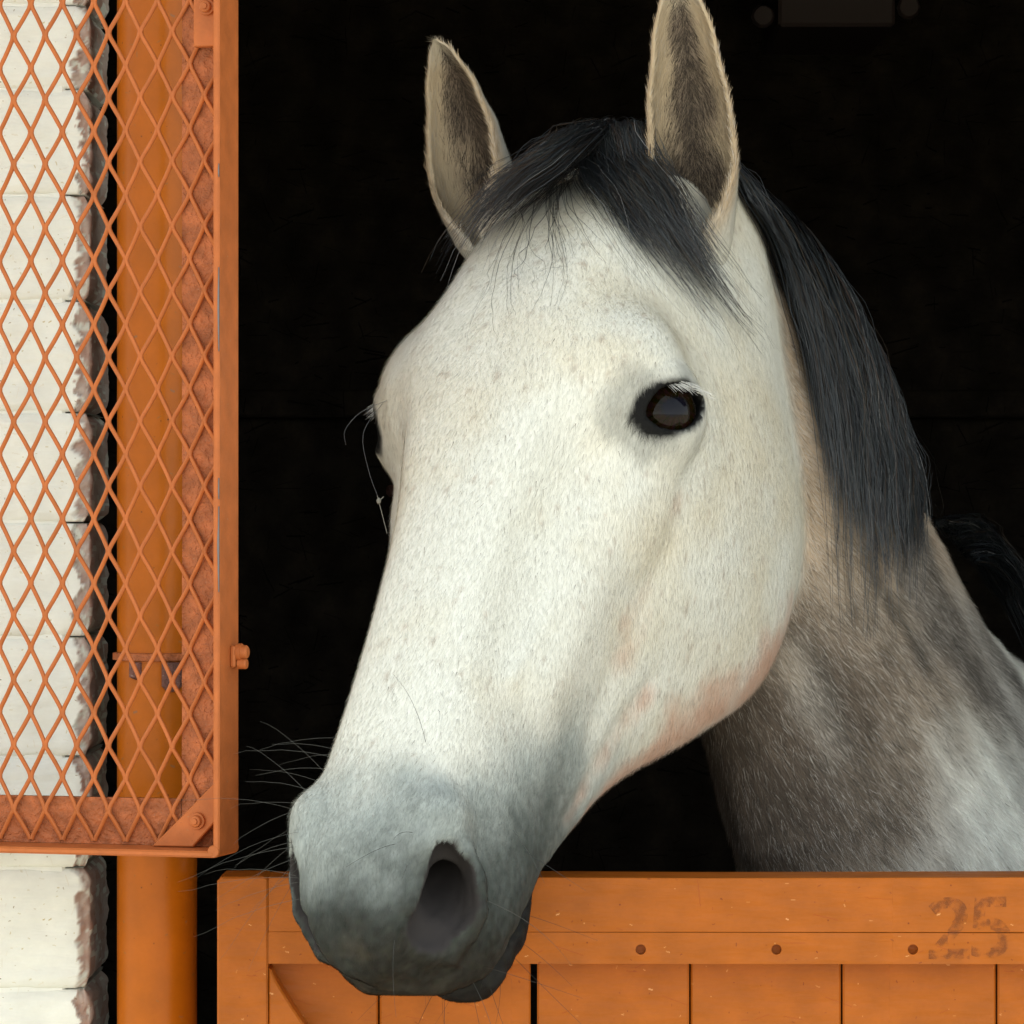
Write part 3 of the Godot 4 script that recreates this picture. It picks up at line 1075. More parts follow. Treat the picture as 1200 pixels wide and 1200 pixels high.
var mane_guides := [
	[Vector3(0.147, 1.786, -0.177), Vector3(0.159, 1.760, -0.177), Vector3(0.182, 1.722, -0.212), Vector3(0.202, 1.662, -0.222), Vector3(0.213, 1.601, -0.214), Vector3(0.224, 1.534, -0.215), Vector3(0.234, 1.452, -0.225)],
	[Vector3(0.172, 1.778, -0.252), Vector3(0.198, 1.734, -0.252), Vector3(0.220, 1.678, -0.252), Vector3(0.233, 1.617, -0.252), Vector3(0.239, 1.552, -0.235), Vector3(0.244, 1.503, -0.231), Vector3(0.248, 1.448, -0.235)],
	[Vector3(0.217, 1.738, -0.277), Vector3(0.239, 1.689, -0.277), Vector3(0.252, 1.639, -0.277), Vector3(0.258, 1.583, -0.277), Vector3(0.260, 1.534, -0.258), Vector3(0.263, 1.491, -0.249), Vector3(0.265, 1.448, -0.247)],
	[Vector3(0.247, 1.687, -0.309), Vector3(0.264, 1.647, -0.309), Vector3(0.274, 1.603, -0.309), Vector3(0.278, 1.571, -0.309), Vector3(0.280, 1.534, -0.289), Vector3(0.280, 1.500, -0.275), Vector3(0.279, 1.469, -0.263)],
	[Vector3(0.268, 1.641, -0.330), Vector3(0.281, 1.603, -0.330), Vector3(0.287, 1.572, -0.330), Vector3(0.288, 1.543, -0.310), Vector3(0.288, 1.521, -0.298), Vector3(0.287, 1.503, -0.288), Vector3(0.285, 1.478, -0.275)],
]
var fore_left := [
	[Vector3(0.056, 1.794, -0.180), Vector3(0.054, 1.797, -0.120), Vector3(0.028, 1.773, -0.026), Vector3(0.000, 1.754, -0.026), Vector3(-0.024, 1.729, -0.026), Vector3(-0.038, 1.704, -0.026), Vector3(-0.050, 1.669, -0.026)],
	[Vector3(0.059, 1.799, -0.180), Vector3(0.057, 1.801, -0.120), Vector3(0.038, 1.784, -0.079), Vector3(0.016, 1.764, -0.079), Vector3(-0.006, 1.746, -0.079), Vector3(-0.023, 1.722, -0.079), Vector3(-0.034, 1.700, -0.050)],
	[Vector3(0.066, 1.801, -0.207), Vector3(0.064, 1.805, -0.157), Vector3(0.050, 1.785, -0.137), Vector3(0.035, 1.769, -0.137), Vector3(0.021, 1.751, -0.097), Vector3(0.007, 1.736, -0.071), Vector3(-0.005, 1.720, -0.051)],
]
var fore_right := [
	[Vector3(0.067, 1.806, -0.255), Vector3(0.065, 1.809, -0.205), Vector3(0.055, 1.786, -0.185), Vector3(0.052, 1.763, -0.105), Vector3(0.064, 1.737, -0.049), Vector3(0.082, 1.711, -0.040), Vector3(0.104, 1.685, -0.048)],
	[Vector3(0.066, 1.799, -0.193), Vector3(0.063, 1.802, -0.143), Vector3(0.066, 1.772, -0.123), Vector3(0.077, 1.737, -0.056), Vector3(0.097, 1.709, -0.055), Vector3(0.118, 1.686, -0.066), Vector3(0.140, 1.664, -0.085)],
	[Vector3(0.080, 1.797, -0.180), Vector3(0.078, 1.801, -0.126), Vector3(0.086, 1.767, -0.106), Vector3(0.104, 1.733, -0.081), Vector3(0.126, 1.699, -0.085), Vector3(0.147, 1.673, -0.100), Vector3(0.169, 1.649, -0.129)],
	[Vector3(0.087, 1.796, -0.180), Vector3(0.085, 1.800, -0.126), Vector3(0.092, 1.766, -0.106), Vector3(0.106, 1.734, -0.083), Vector3(0.129, 1.701, -0.090), Vector3(0.149, 1.673, -0.105), Vector3(0.170, 1.645, -0.129)],
]
var with_guides := [
	[Vector3(0.332, 1.532, -0.470), Vector3(0.345, 1.519, -0.482), Vector3(0.363, 1.495, -0.495), Vector3(0.385, 1.460, -0.507), Vector3(0.411, 1.412, -0.520)],
	[Vector3(0.337, 1.528, -0.470), Vector3(0.355, 1.523, -0.482), Vector3(0.377, 1.503, -0.495), Vector3(0.398, 1.470, -0.507), Vector3(0.423, 1.419, -0.520)],
	[Vector3(0.357, 1.500, -0.470), Vector3(0.372, 1.494, -0.482), Vector3(0.390, 1.480, -0.495), Vector3(0.412, 1.450, -0.507), Vector3(0.433, 1.406, -0.520)],
]
var stray_guides := [
	[Vector3(0.036, 1.775, -0.164), Vector3(0.012, 1.749, -0.100), Vector3(-0.009, 1.711, -0.040), Vector3(-0.016, 1.681, -0.010), Vector3(-0.017, 1.660, 0.008), Vector3(-0.004, 1.648, 0.024)],
	[Vector3(0.029, 1.767, -0.137), Vector3(0.023, 1.735, -0.058), Vector3(0.023, 1.703, -0.012), Vector3(0.014, 1.680, 0.008), Vector3(0.004, 1.659, 0.020)],
	[Vector3(0.032, 1.767, -0.132), Vector3(0.034, 1.737, -0.056), Vector3(0.051, 1.712, -0.018), Vector3(0.068, 1.698, -0.018)],
	[Vector3(0.000, 1.749, -0.062), Vector3(0.003, 1.729, -0.062), Vector3(-0.008, 1.698, -0.024), Vector3(-0.011, 1.669, 0.003)],
]
const HAIRS := 820000.0
var near_ear := [Vector3(.118, 1.688, -.150), Vector3(.124, 1.765, -.110), Vector3(.119, 1.835, -.098), Vector3(.112, 1.914, -.092)]
var far_ear := [Vector3(.006, 1.700, -.182), Vector3(-.0263, 1.770, -.166), Vector3(-.0388, 1.8165, -.160), Vector3(-.0519, 1.869, -.152)]
func fine_box(_o: Vector3, _size: float) -> bool:
	return true
func coarse_box(o: Vector3, size: float) -> bool:
	return not (o.x + size < 0.44 and o.y > 1.23 and o.z > -0.68)

# --- the coat: colour, the way the hair lies, its length
var cn := noise(51, 9.0, 4)
var cf := noise(52, 60.0, 2)

func ramp(a: float, b: float, x: float) -> float:
	return smoothstep(a, b, x)

func seg_dist(p: Vector3, a: Vector3, b: Vector3) -> float:
	var ab := b - a
	return (p - a - ab * clampf((p - a).dot(ab) / ab.dot(ab), 0.0, 1.0)).length()

func coat(p: Vector3) -> Array:
	var q := hq(p)
	var s := q.x
	var l := absf(q.y)
	var d := q.z
	var n := cn.get_noise_3dv(p)
	var n2 := cn.get_noise_3dv(p * 3.0 + Vector3(5, 5, 5))
	var white := Color(.77, .77, .71).lerp(Color(.74, .70, .585), clampf(.35 + n * 1.2 - ramp(.2, .5, s) * .4, 0, 1))
	var c := white
	var flow := HA * 1.0 - HD * (.55 * ramp(.03, .10, -d) * (1.0 - ramp(.3, .5, s))) + HL * (.25 * signf(q.y) * (1.0 - ramp(.1, .4, s)))
	var length_ := .0062
	var fr := cf.get_noise_3dv(p * 2.6)
	if fr > .44 and n + n2 > -.1:
		c = c.lerp(Color(.34, .25, .18), .5 * ramp(.44, .60, fr))
	# grey skin of the nose shows through thinner hair
	var key := s + 1.15 * clampf(-d - .030, 0.0, .10) + n * .05 + n2 * .014
	var m := ramp(.464, .630, key)
	c = c.lerp(Color(.64, .69, .67), ramp(.0, .55, m))
	c = c.lerp(Color(.075, .090, .090), m)
	c = c.lerp(Color(.032, .031, .027), ramp(.555, .655, key - .45 * clampf(-d - .030, 0.0, .10)))
	length_ = lerpf(length_, .0028, ramp(.50, .62, key))
	if s > .49 and d < -.12:
		c = c.lerp(Color(.022, .022, .022), 1.0 - ramp(.0, .008, chain(Vector3(s, l * .82, d), lip_line, lip_line_r) + n2 * .003))
	# pale rim along the far nostril and the brown smudge on the lip
	c = c.lerp(Color(.085, .068, .050), .5 * ramp(.1, .5, n2) * ramp(.60, .64, s))
	var pore := 1.0 + m * (.45 * cf.get_noise_3dv(p * 2.2) + .30 * n2)
	c = Color(c.r * pore, c.g * pore, c.b * pore * lerpf(1.0, .97, m))
	# bare pinkish skin along the edge of the lower jaw and in the crease before the cheek
	var ql := Vector3(s, l, d)
	var pink := maxf(1.0 - seg_dist(ql, Vector3(.33, .055, -.26), Vector3(.48, .034, -.195)) / .026, 1.0 - seg_dist(ql, Vector3(.22, .080, -.33), Vector3(.33, .055, -.26)) / .045)
	pink = maxf(pink, .55 * (1.0 - seg_dist(ql, Vector3(.30, .072, -.135), Vector3(.345, .070, -.15)) / .020))
	pink = maxf(pink, .45 * (1.0 - seg_dist(ql, Vector3(.24, .09, -.12), Vector3(.31, .074, -.135)) / .012))
	pink = maxf(pink, .7 * (1.0 - seg_dist(ql, Vector3(.345, .068, -.198), Vector3(.454, .046, -.176)) / .013))
	pink = clampf(pink + n2 * .5, 0, 1) if pink > 0.0 else 0.0
	c = c.lerp(Color(.60, .34, .23), .75 * ramp(0, 1, pink) * (1.0 - ramp(.54, .60, key)))
	# dark skin round the eyes
	var e := ql - EYE
	var u := e.dot(eax[0])
	var v := e.dot(eax[1])
	if e.length_squared() < .0050:
		# distance outside the opening of the lids
		var sl := maxf(Vector2(u, v + .0120).length(), Vector2(u, v - .0120).length()) - .0268
		var inner := ramp(.0, .030, u)
		var halo := sl + n2 * .006 - .016 * inner - .006 * ramp(.004, -.012, v) * inner
		c = c.lerp(Color(.19, .20, .19), (1.0 - ramp(.001, .016, halo + n2 * .006)) * (.50 if q.y > 0 else .12))
		c = c.lerp(Color(.014, .014, .014), 1.0 - ramp(.0018, .0060, sl + n2 * .002 - .0065 * inner))
		length_ = lerpf(.0012, length_, ramp(.002, .012, sl))
	# the neck is still dark: iron grey with brown, paler towards the shoulder
	var hf := head_f(p)
	var nf := neck_f(p)
	var t := ramp(-.004, .007, hf - nf + n2 * .003)
	if t > 0.0:
		var axn := Vector3(.47, -.77, -.43)
		var st := p - axn * (p.dot(axn) * .86)
		var n3 := cn.get_noise_3dv(st * 2.2 + Vector3(9, 2, 4))
		var k := Color(.33, .27, .21)
		k = k.lerp(Color(.47, .36, .255), ramp(1.43, 1.56, p.y + n * .05))
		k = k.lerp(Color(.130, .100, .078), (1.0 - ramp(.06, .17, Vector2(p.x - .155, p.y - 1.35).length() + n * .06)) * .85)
		k = k.lerp(Color(.66, .67, .62), ramp(.300, .405, p.x + (1.40 - p.y) * .30 + n * .035 + n3 * .055))
		k = k.lerp(Color(.22, .205, .19), .7 * (1.0 - ramp(.02, .07, seg_dist(p, Vector3(.29, 1.50, -.30), Vector3(.36, 1.40, -.40)) + n * .04)))
		k = k.lerp(Color(.50, .48, .43), .35 * (1.0 - ramp(.004, .026, seg_dist(p, Vector3(.196, 1.44, -.21), Vector3(.243, 1.33, -.27)) + n * .008 + n2 * .006)))  # pale streak: light on the jugular ridge, painted into the coat colour
		var mott := 1.0 + n2 * .22 + n3 * .85 + cf.get_noise_3dv(p) * .25
		k = Color(k.r * mott, k.g * mott, k.b * mott)
		c = c.lerp(k, t)
		var ax := Vector3(.50, -.78, -.40)
		flow = flow.lerp(ax, t)
		length_ = lerpf(length_, .011, t)
	return [c, flow, length_, t]

var body_pos := PackedVector3Array()
var body_nor := PackedVector3Array()
var body_idx := PackedInt32Array()
var body_col := PackedColorArray()
var body_flow := PackedVector3Array()
var body_len := PackedFloat32Array()
var body_pied := PackedFloat32Array()   # how strongly dark and light hairs are mixed
var coat_out := []

func coat_chunk(i: int) -> void:
	var out := []
	for k in range(i * 2000, mini((i + 1) * 2000, body_pos.size())):
		out.append(coat(body_pos[k]))
	coat_out[i] = out

# --- ears: a cup rolled round an axis that bends
func ear_mesh(axis: Array, open: Vector3, sd: int) -> void:
	var rng := RandomNumberGenerator.new()
	rng.seed = sd
	var T := 36
	var M := 28
	var rr := [.017, .030, .0310, .0290, .0225, .0120, .002]
	var ta := [0.0, .20, .38, .58, .77, .91, 1.0]
	var aa := [3.12, 2.95, 1.85, 1.58, 1.40, 1.25, 1.0]
	var first := body_pos.size()
	var row := 2 * (M + 1)
	for i in T + 1:
		var t := float(i) / T
		var k := 0
		while k < 5 and ta[k + 1] < t:
			k += 1
		var w: float = smoothstep(0.0, 1.0, (t - ta[k]) / (ta[k + 1] - ta[k])) * .5 + .5 * (t - ta[k]) / (ta[k + 1] - ta[k])
		var r: float = lerpf(rr[k], rr[k + 1], w)
		var am: float = lerpf(aa[k], aa[k + 1], w)
		var f := t * 3.0
		var j := mini(int(f), 2)
		var c: Vector3 = axis[j].cubic_interpolate(axis[j + 1], axis[maxi(j - 1, 0)], axis[mini(j + 2, 3)], f - j)
		var c2: Vector3 = axis[j].lerp(axis[j + 1], clampf(f - j + .1, 0, 1))
		var ax: Vector3 = (axis[mini(j + 1, 3)] - axis[j]).normalized()
		var o := (open - ax * open.dot(ax)).normalized()
		var sidev := ax.cross(o).normalized()
		var th := lerpf(.0050, .0016, t)
		for half in 2:
			for mth in M + 1:
				var ph := lerpf(-1.0, 1.0, float(mth) / M) * (1.0 if half == 0 else -1.0)
				var A := ph * am
				r = r
				var rad := r if half == 0 else maxf(r - th, .0004)
				var dirv := sidev * sin(A) - o * cos(A) * .95
				var p := c + dirv * rad + o * (.004 * t)
				body_pos.append(p)
				body_nor.append(dirv if half == 0 else -dirv)
				var rim := ramp(.62, .95, absf(ph) + cn.get_noise_3dv(p * 3.0) * .16)
				var n := cn.get_noise_3dv(p * 2.0)
				var col := Color(.48, .46, .40)
				var len_ := .006
				var pied := .35
				if half == 1:
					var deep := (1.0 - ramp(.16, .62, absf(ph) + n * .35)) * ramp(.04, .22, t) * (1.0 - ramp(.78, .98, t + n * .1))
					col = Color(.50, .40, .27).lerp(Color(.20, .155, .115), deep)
					col = col.lerp(Color(.55, .50, .40), ramp(.80, .97, t) + .5 * (1.0 - ramp(.1, .25, t)))
					len_ = .015
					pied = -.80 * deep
				else:
					col = col.lerp(Color(.50, .38, .25), ramp(.7, .95, absf(ph)))
					col = col.lerp(Color(.70, .69, .62), 1.0 - ramp(.1, .35, t))
				if absf(ph) > .86:
					len_ = .0095
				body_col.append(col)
				body_flow.append((ax * (1.0 if half == 0 else .8) + sidev * (signf(sin(A)) * (.10 if half == 0 else -.30)) + o * (.1 * rim)).normalized())
				body_len.append(len_ * (1.0 - .45 * t))
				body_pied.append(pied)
	for i in T:
		for k in row:
			var a := first + i * row + k
			var b := first + i * row + (k + 1) % row
			var c := b + row
			var d := a + row
			body_idx.append_array([a, c, d, a, b, c])
	# true normals
	var acc := {}
	for i in range(body_idx.size() - T * row * 6, body_idx.size(), 3):
		var a := body_idx[i]
		var b := body_idx[i + 1]
		var c := body_idx[i + 2]
		var nn := (body_pos[c] - body_pos[a]).cross(body_pos[b] - body_pos[a])
		for v in [a, b, c]:
			acc[v] = acc.get(v, Vector3()) + nn
	for v in acc:
		if acc[v].length_squared() > 0:
			body_nor[v] = acc[v].normalized()

# --- hair laid on the body: one thin blade each
var hair_out := []
var hair_tri := PackedFloat32Array()
var hair_eye := Vector3(0, 1.54, 2.6)

func hair_chunk(n: int) -> void:
	var rng := RandomNumberGenerator.new()
	rng.seed = 700 + n
	var P := PackedVector3Array()
	var N := PackedVector3Array()
	var C := PackedColorArray()
	var tris := body_idx.size() / 3
	var per := tris / 64 + 1
	for i in range(n * per, mini((n + 1) * per, tris)):
		var a := body_idx[i * 3]
		var b := body_idx[i * 3 + 1]
		var c := body_idx[i * 3 + 2]
		var pa := body_pos[a]
		var pb := body_pos[b]
		var pc := body_pos[c]
		var len0 := body_len[a]
		if len0 <= 0.0:
			continue
		var cr := (pb - pa).cross(pc - pa)
		var area := cr.length() * .5
		var nn := body_nor[a]
		var facing := nn.dot((hair_eye - pa).normalized())
		var dens := HAIRS
		if facing < -.25:
			dens *= .15
		var want := area * dens * (1.0 + 1.2 * clampf((.006 - len0) / .004, 0, 1))
		var cnt := int(want) + (1 if rng.randf() < want - int(want) else 0)
		for k in cnt:
			var u := rng.randf()
			var v := rng.randf()
			if u + v > 1.0:
				u = 1.0 - u
				v = 1.0 - v
			var w := 1.0 - u - v
			var p := pa * w + pb * u + pc * v
			var nr := (body_nor[a] * w + body_nor[b] * u + body_nor[c] * v).normalized()
			var fl := body_flow[a] * w + body_flow[b] * u + body_flow[c] * v
			var col := body_col[a] * w + body_col[b] * u + body_col[c] * v
			var pied := body_pied[a]
			var len_ := (body_len[a] * w + body_len[b] * u + body_len[c] * v) * (rng.randf_range(.65, 1.25) if len0 < .0085 else rng.randf_range(.35, 1.25))
			var tang := fl - nr * fl.dot(nr)
			tang = tang.normalized()
			var side := tang.cross(nr)
			tang = (tang + side * rng.randfn(0.0, .22)).normalized()
			var up := rng.randf_range(.08, .30)
			var tip := p + tang * len_ + nr * (len_ * up)
			side = tang.cross(nr).normalized() * (rng.randf_range(.00014, .00025) * clampf(len_ / .006, .7, 1.5))
			# each hair has its own tone
			var lum := col.get_luminance()
			var x := rng.randf()
			var tone := rng.randf_range(.86, 1.12)
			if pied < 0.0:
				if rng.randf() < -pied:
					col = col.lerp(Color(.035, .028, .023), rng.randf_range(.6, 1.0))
			elif pied > 0.0 and rng.randf() < pied:
				var target := .05 if x > lum * 1.7 else .62
				var mixk := rng.randf_range(.25, .7)
				col = col.lerp(Color(target * 1.04, target * .97, target * .88), mixk)
			elif lum > .4:
				if x < .020:
					col = col.lerp(Color(.12, .09, .07), rng.randf_range(.3, .85))
				elif x < .13:
					col = col.lerp(Color(.42, .41, .39), .5)
			col = Color(col.r * tone, col.g * tone, col.b * tone)
			P.append(p - side - nr * .0003 - BASE)
			P.append(tip - BASE)
			P.append(p + side - nr * .0003 - BASE)
			var bent := (nr - tang * rng.randf_range(-.05, .22)).normalized()
			N.append(bent)
			N.append(bent)
			N.append(bent)
			C.append(col)
			C.append(col)
			C.append(col)
	hair_out[n] = [P, N, C]

# --- long hair: guides make a sheet, strands run along it
class Sheet:
	var u_n := 25
	var t_n := 17
	var P := []
	var N := []
	func at(u: float, t: float) -> Array:
		var x := clampf(u, 0, .9999) * (u_n - 1)
		var y := clampf(t, 0, .9999) * (t_n - 1)
		var i := int(x)
		var j := int(y)
		x -= i
		y -= j
		var p: Vector3 = P[i][j].lerp(P[i + 1][j], x).lerp(P[i][j + 1].lerp(P[i + 1][j + 1], x), y)
		var n: Vector3 = N[i][j].lerp(N[i + 1][j], x).lerp(N[i][j + 1].lerp(N[i + 1][j + 1], x), y)
		return [p, n.normalized()]

func along(g: Array, t: float) -> Vector3:
	var f := t * (g.size() - 1)
	var i := mini(int(f), g.size() - 2)
	var a: Vector3 = g[i]
	return a.cubic_interpolate(g[i + 1], g[maxi(i - 1, 0)], g[mini(i + 2, g.size() - 1)], f - i)

func sheet(guides: Array, clear: float) -> Sheet:
	var s := Sheet.new()
	for i in s.u_n:
		var u := float(i) / (s.u_n - 1) * (guides.size() - 1)
		var k := mini(int(u), guides.size() - 2)
		u -= k
		var rp := []
		var rn := []
		for j in s.t_n:
			var t := float(j) / (s.t_n - 1)
			var g0 := along(guides[maxi(k - 1, 0)], t)
			var g3 := along(guides[mini(k + 2, guides.size() - 1)], t)
			var p := along(guides[k], t).cubic_interpolate(along(guides[k + 1], t), g0, g3, u)
			var n := Vector3(0, 0, 1)
			for it in 3:
				var f := field(p)
				var gr := grad(p)
				if gr.length_squared() > 1e-6:
					n = gr.normalized()
				if f < clear:
					p += n * (clear - f)
			rp.append(p)
			rn.append((n + Vector3(0, .1, .5)).normalized())
		s.P.append(rp)
		s.N.append(rn)
	return s

func ribbon(P: PackedVector3Array, N: PackedVector3Array, C: PackedColorArray, I: PackedInt32Array, pts: Array, nor: Array, w0: float, w1: float, col: Color, twist: float) -> void:
	var first := P.size()
	for i in pts.size():
		var d: Vector3 = (pts[mini(i + 1, pts.size() - 1)] - pts[maxi(i - 1, 0)]).normalized()
		var n: Vector3 = nor[i]
		var sidev := d.cross(n).normalized().rotated(d, twist)
		var t := float(i) / (pts.size() - 1)
		var w := lerpf(w0, w1, t * t) * .5
		n = (n - d * n.dot(d)).normalized()
		P.append(pts[i] - sidev * w - BASE)
		P.append(pts[i] + sidev * w - BASE)
		N.append((n + sidev * -.35).normalized())
		N.append((n + sidev * .35).normalized())
		C.append(col)
		C.append(col)
		if i > 0:
			var a := first + i * 2
			I.append_array([a - 2, a + 1, a - 1, a - 2, a, a + 1])

func strands(guides: Array, count: int, sd: int, thick: float, clear: float, width: float, ragged: float, spread: float, locks: float) -> ArrayMesh:
	var s := sheet(guides, clear)
	var rng := RandomNumberGenerator.new()
	rng.seed = sd
	var P := PackedVector3Array()
	var N := PackedVector3Array()
	var C := PackedColorArray()
	var I := PackedInt32Array()
	var wob := noise(sd, 3.0, 3)
	for k in count:
		var u := rng.randf()
		var lift := thick * pow(rng.randf(), .8)
		var lock := floorf(u * locks + wob.get_noise_1d(u * 9.0) * 2.0)
		var lu := (lock + .5) / locks
		var own := fposmod(lock * .618, 1.0)
		var cut := (1.0 - ragged) * (.80 + .40 * own) + ragged * .55 * pow(rng.randf(), 1.3) + (ragged * .55 * rng.randf() if rng.randf() < .20 else 0.0)
		cut = clampf(cut, .1, 1.0)
		var drift := rng.randfn(0.0, spread)
		var stray := rng.randf() < .09
		var pts := []
		var nor := []
		var steps := 16
		var phase := rng.randf() * 10.0
		for i in steps + 1:
			var t := cut * i / steps
			var gather := .92 * pow(t, 1.5)
			var uu := lerpf(u, lu, gather) + .07 * wob.get_noise_2d(lock * 3.0, t * .6) * t
			var a := s.at(uu, t)
			var p: Vector3 = a[0]
			var n: Vector3 = a[1]
			var nxt: Vector3 = s.at(uu, minf(t + .06, 1.0))[0]
			var prv: Vector3 = s.at(uu, maxf(t - .06, 0.0))[0]
			var d := (nxt - prv).normalized()
			var sidev := d.cross(n)
			var lf := lift * (sin(minf(t * 1.6 + .12, 1.0) * PI * .5)) * (1.0 - .45 * t)
			lf += .0022 * wob.get_noise_2d(lock * 7.0 + 40.0, t * 1.2)
			p += n * (lf + .0005) + sidev * (drift * (.3 + t) + .0022 * wob.get_noise_2d(phase * 20.0, t * .9))
			if stray:
				p += n * (.016 * t) + sidev * (.020 * wob.get_noise_2d(phase * 31.0, t * .8))
			pts.append(p)
			nor.append(n)
		var tone := rng.randf_range(.6, 1.5)
		var col := Color(.027 * tone, .0305 * tone, .0340 * tone)
		if rng.randf() < .16:
			col = Color(.040 * tone, .030 * tone, .023 * tone)
		if rng.randf() < .03:
			col = Color(.13, .13, .13) * rng.randf_range(.5, 1.6)
		ribbon(P, N, C, I, pts, nor, width * rng.randf_range(.6, 1.2), width * .25, col, rng.randf_range(-.9, .9))
	return arrays(P, N, C, I)

func arrays(P: PackedVector3Array, N: PackedVector3Array, C: PackedColorArray, I: PackedInt32Array) -> ArrayMesh:
	var arr := []
	arr.resize(Mesh.ARRAY_MAX)
	arr[Mesh.ARRAY_VERTEX] = P
	arr[Mesh.ARRAY_NORMAL] = N
	arr[Mesh.ARRAY_COLOR] = C
	if I.size():
		arr[Mesh.ARRAY_INDEX] = I
	var am := ArrayMesh.new()
	am.add_surface_from_arrays(Mesh.PRIMITIVE_TRIANGLES, arr)
	return am

func vertex_material(rough: float, spec := 0.5) -> StandardMaterial3D:
	var m := StandardMaterial3D.new()
	m.vertex_color_use_as_albedo = true
	m.roughness = rough
	m.metallic_specular = spec
	m.cull_mode = BaseMaterial3D.CULL_DISABLED
	return m

func build_horse() -> void:
	var t0 := Time.get_ticks_msec()
	build_sections()
	var horse := Node3D.new()
	horse.position = BASE
	tagged(horse, "horse", "white faced grey horse with a black mane looking out over the orange stable door", "horse")
	var fine := nets(Vector3(-0.26, 1.20, -0.70), Vector3(0.47, 1.90, 0.30), FINE, fine_box)
	print("fine ", fine[0].size(), " ", Time.get_ticks_msec() - t0)
	var coarse := nets(Vector3(0.05, -0.06, -2.2), Vector3(2.1, 1.75, -0.2), 0.025, coarse_box)
	print("coarse ", coarse[0].size(), " ", Time.get_ticks_msec() - t0)
	body_pos = fine[0]
	body_nor = fine[1]
	body_idx = fine[2]
	var n := body_pos.size()
	body_pos.append_array(coarse[0])
	body_nor.append_array(coarse[1])
	for i in coarse[2]:
		body_idx.append(i + n)
	var chunks := body_pos.size() / 2000 + 1
	coat_out.resize(chunks)
	WorkerThreadPool.wait_for_group_task_completion(WorkerThreadPool.add_group_task(coat_chunk, chunks, -1, true))
	for ch in coat_out:
		for r in ch:
			body_col.append(r[0])
			body_flow.append(r[1])
			body_len.append(r[2] if body_len.size() < n else 0.0)
			body_pied.append(.55 * r[3])
	coat_out = []
	# no hair inside the nostrils and on the rims of the lids
	for i in n:
		var q := hq(body_pos[i])
		q.y = absf(q.y)
		var inn := minf(chain(q, nostril_in, nostril_in_r), cap(q, nostril_in[2], Vector3(.528, .017, -.073), .0160, .011)) if q.x > .48 else 1.0
		if inn < .0035:
			body_len[i] = 0.0
			body_col[i] = Color(.040, .039, .036)   # bare black skin, as on the lips
		if (q - EYE).length() < EYE_R + .0032:
			body_len[i] = 0.0
			body_col[i] = Color(.009, .0085, .008)
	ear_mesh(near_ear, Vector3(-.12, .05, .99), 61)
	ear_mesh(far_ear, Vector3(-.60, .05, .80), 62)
	print("coat ", Time.get_ticks_msec() - t0)
	var local := PackedVector3Array()
	for p in body_pos:
		local.append(p - BASE)
	var body := obj("body", arrays(local, body_nor, body_col, body_idx), vertex_material(.75, .15), horse)
	# hair
	hair_out.resize(64)
	WorkerThreadPool.wait_for_group_task_completion(WorkerThreadPool.add_group_task(hair_chunk, 64, -1, true))
	var P := PackedVector3Array()
	var N := PackedVector3Array()
	var C := PackedColorArray()
	for r in hair_out:
		P.append_array(r[0])
		N.append_array(r[1])
		C.append_array(r[2])
	hair_out = []
	print("hairs ", P.size() / 3, " ", Time.get_ticks_msec() - t0)
	var fur := obj("coat", arrays(P, N, C, PackedInt32Array()), vertex_material(.65, .25), horse)
	fur.set_meta("kind", "stuff")
	# mane and forelock
	var black := vertex_material(.36, .5)
	for part in [["mane", mane_guides, 3800, 81, .018, .003, .0008, .54, .005, 17.0], ["forelock", fore_left, 1000, 82, .016, .002, .0006, .44, .009, 11.0], ["forelock", fore_right, 1900, 83, .018, .002, .0006, .60, .010, 15.0], ["mane", with_guides, 1500, 84, .018, .001, .0009, .30, .009, 14.0], ["forelock", stray_guides, 34, 85, .006, .0015, .00045, .3, .014, 20.0]]:
		var o := obj(part[0], strands(part[1], part[2], part[3], part[4], part[5], part[6], part[7], part[8], part[9]), black, horse)
		o.set_meta("kind", "stuff")
	print("mane ", Time.get_ticks_msec() - t0)
	for sd in [1.0, -1.0]:
		build_eye(horse, sd)
	whiskers(horse)
	print("done ", Time.get_ticks_msec() - t0)

func dirw(v: Vector3, sd: float) -> Vector3:
	return HA * v.x + HL * (v.y * sd) + HD * v.z

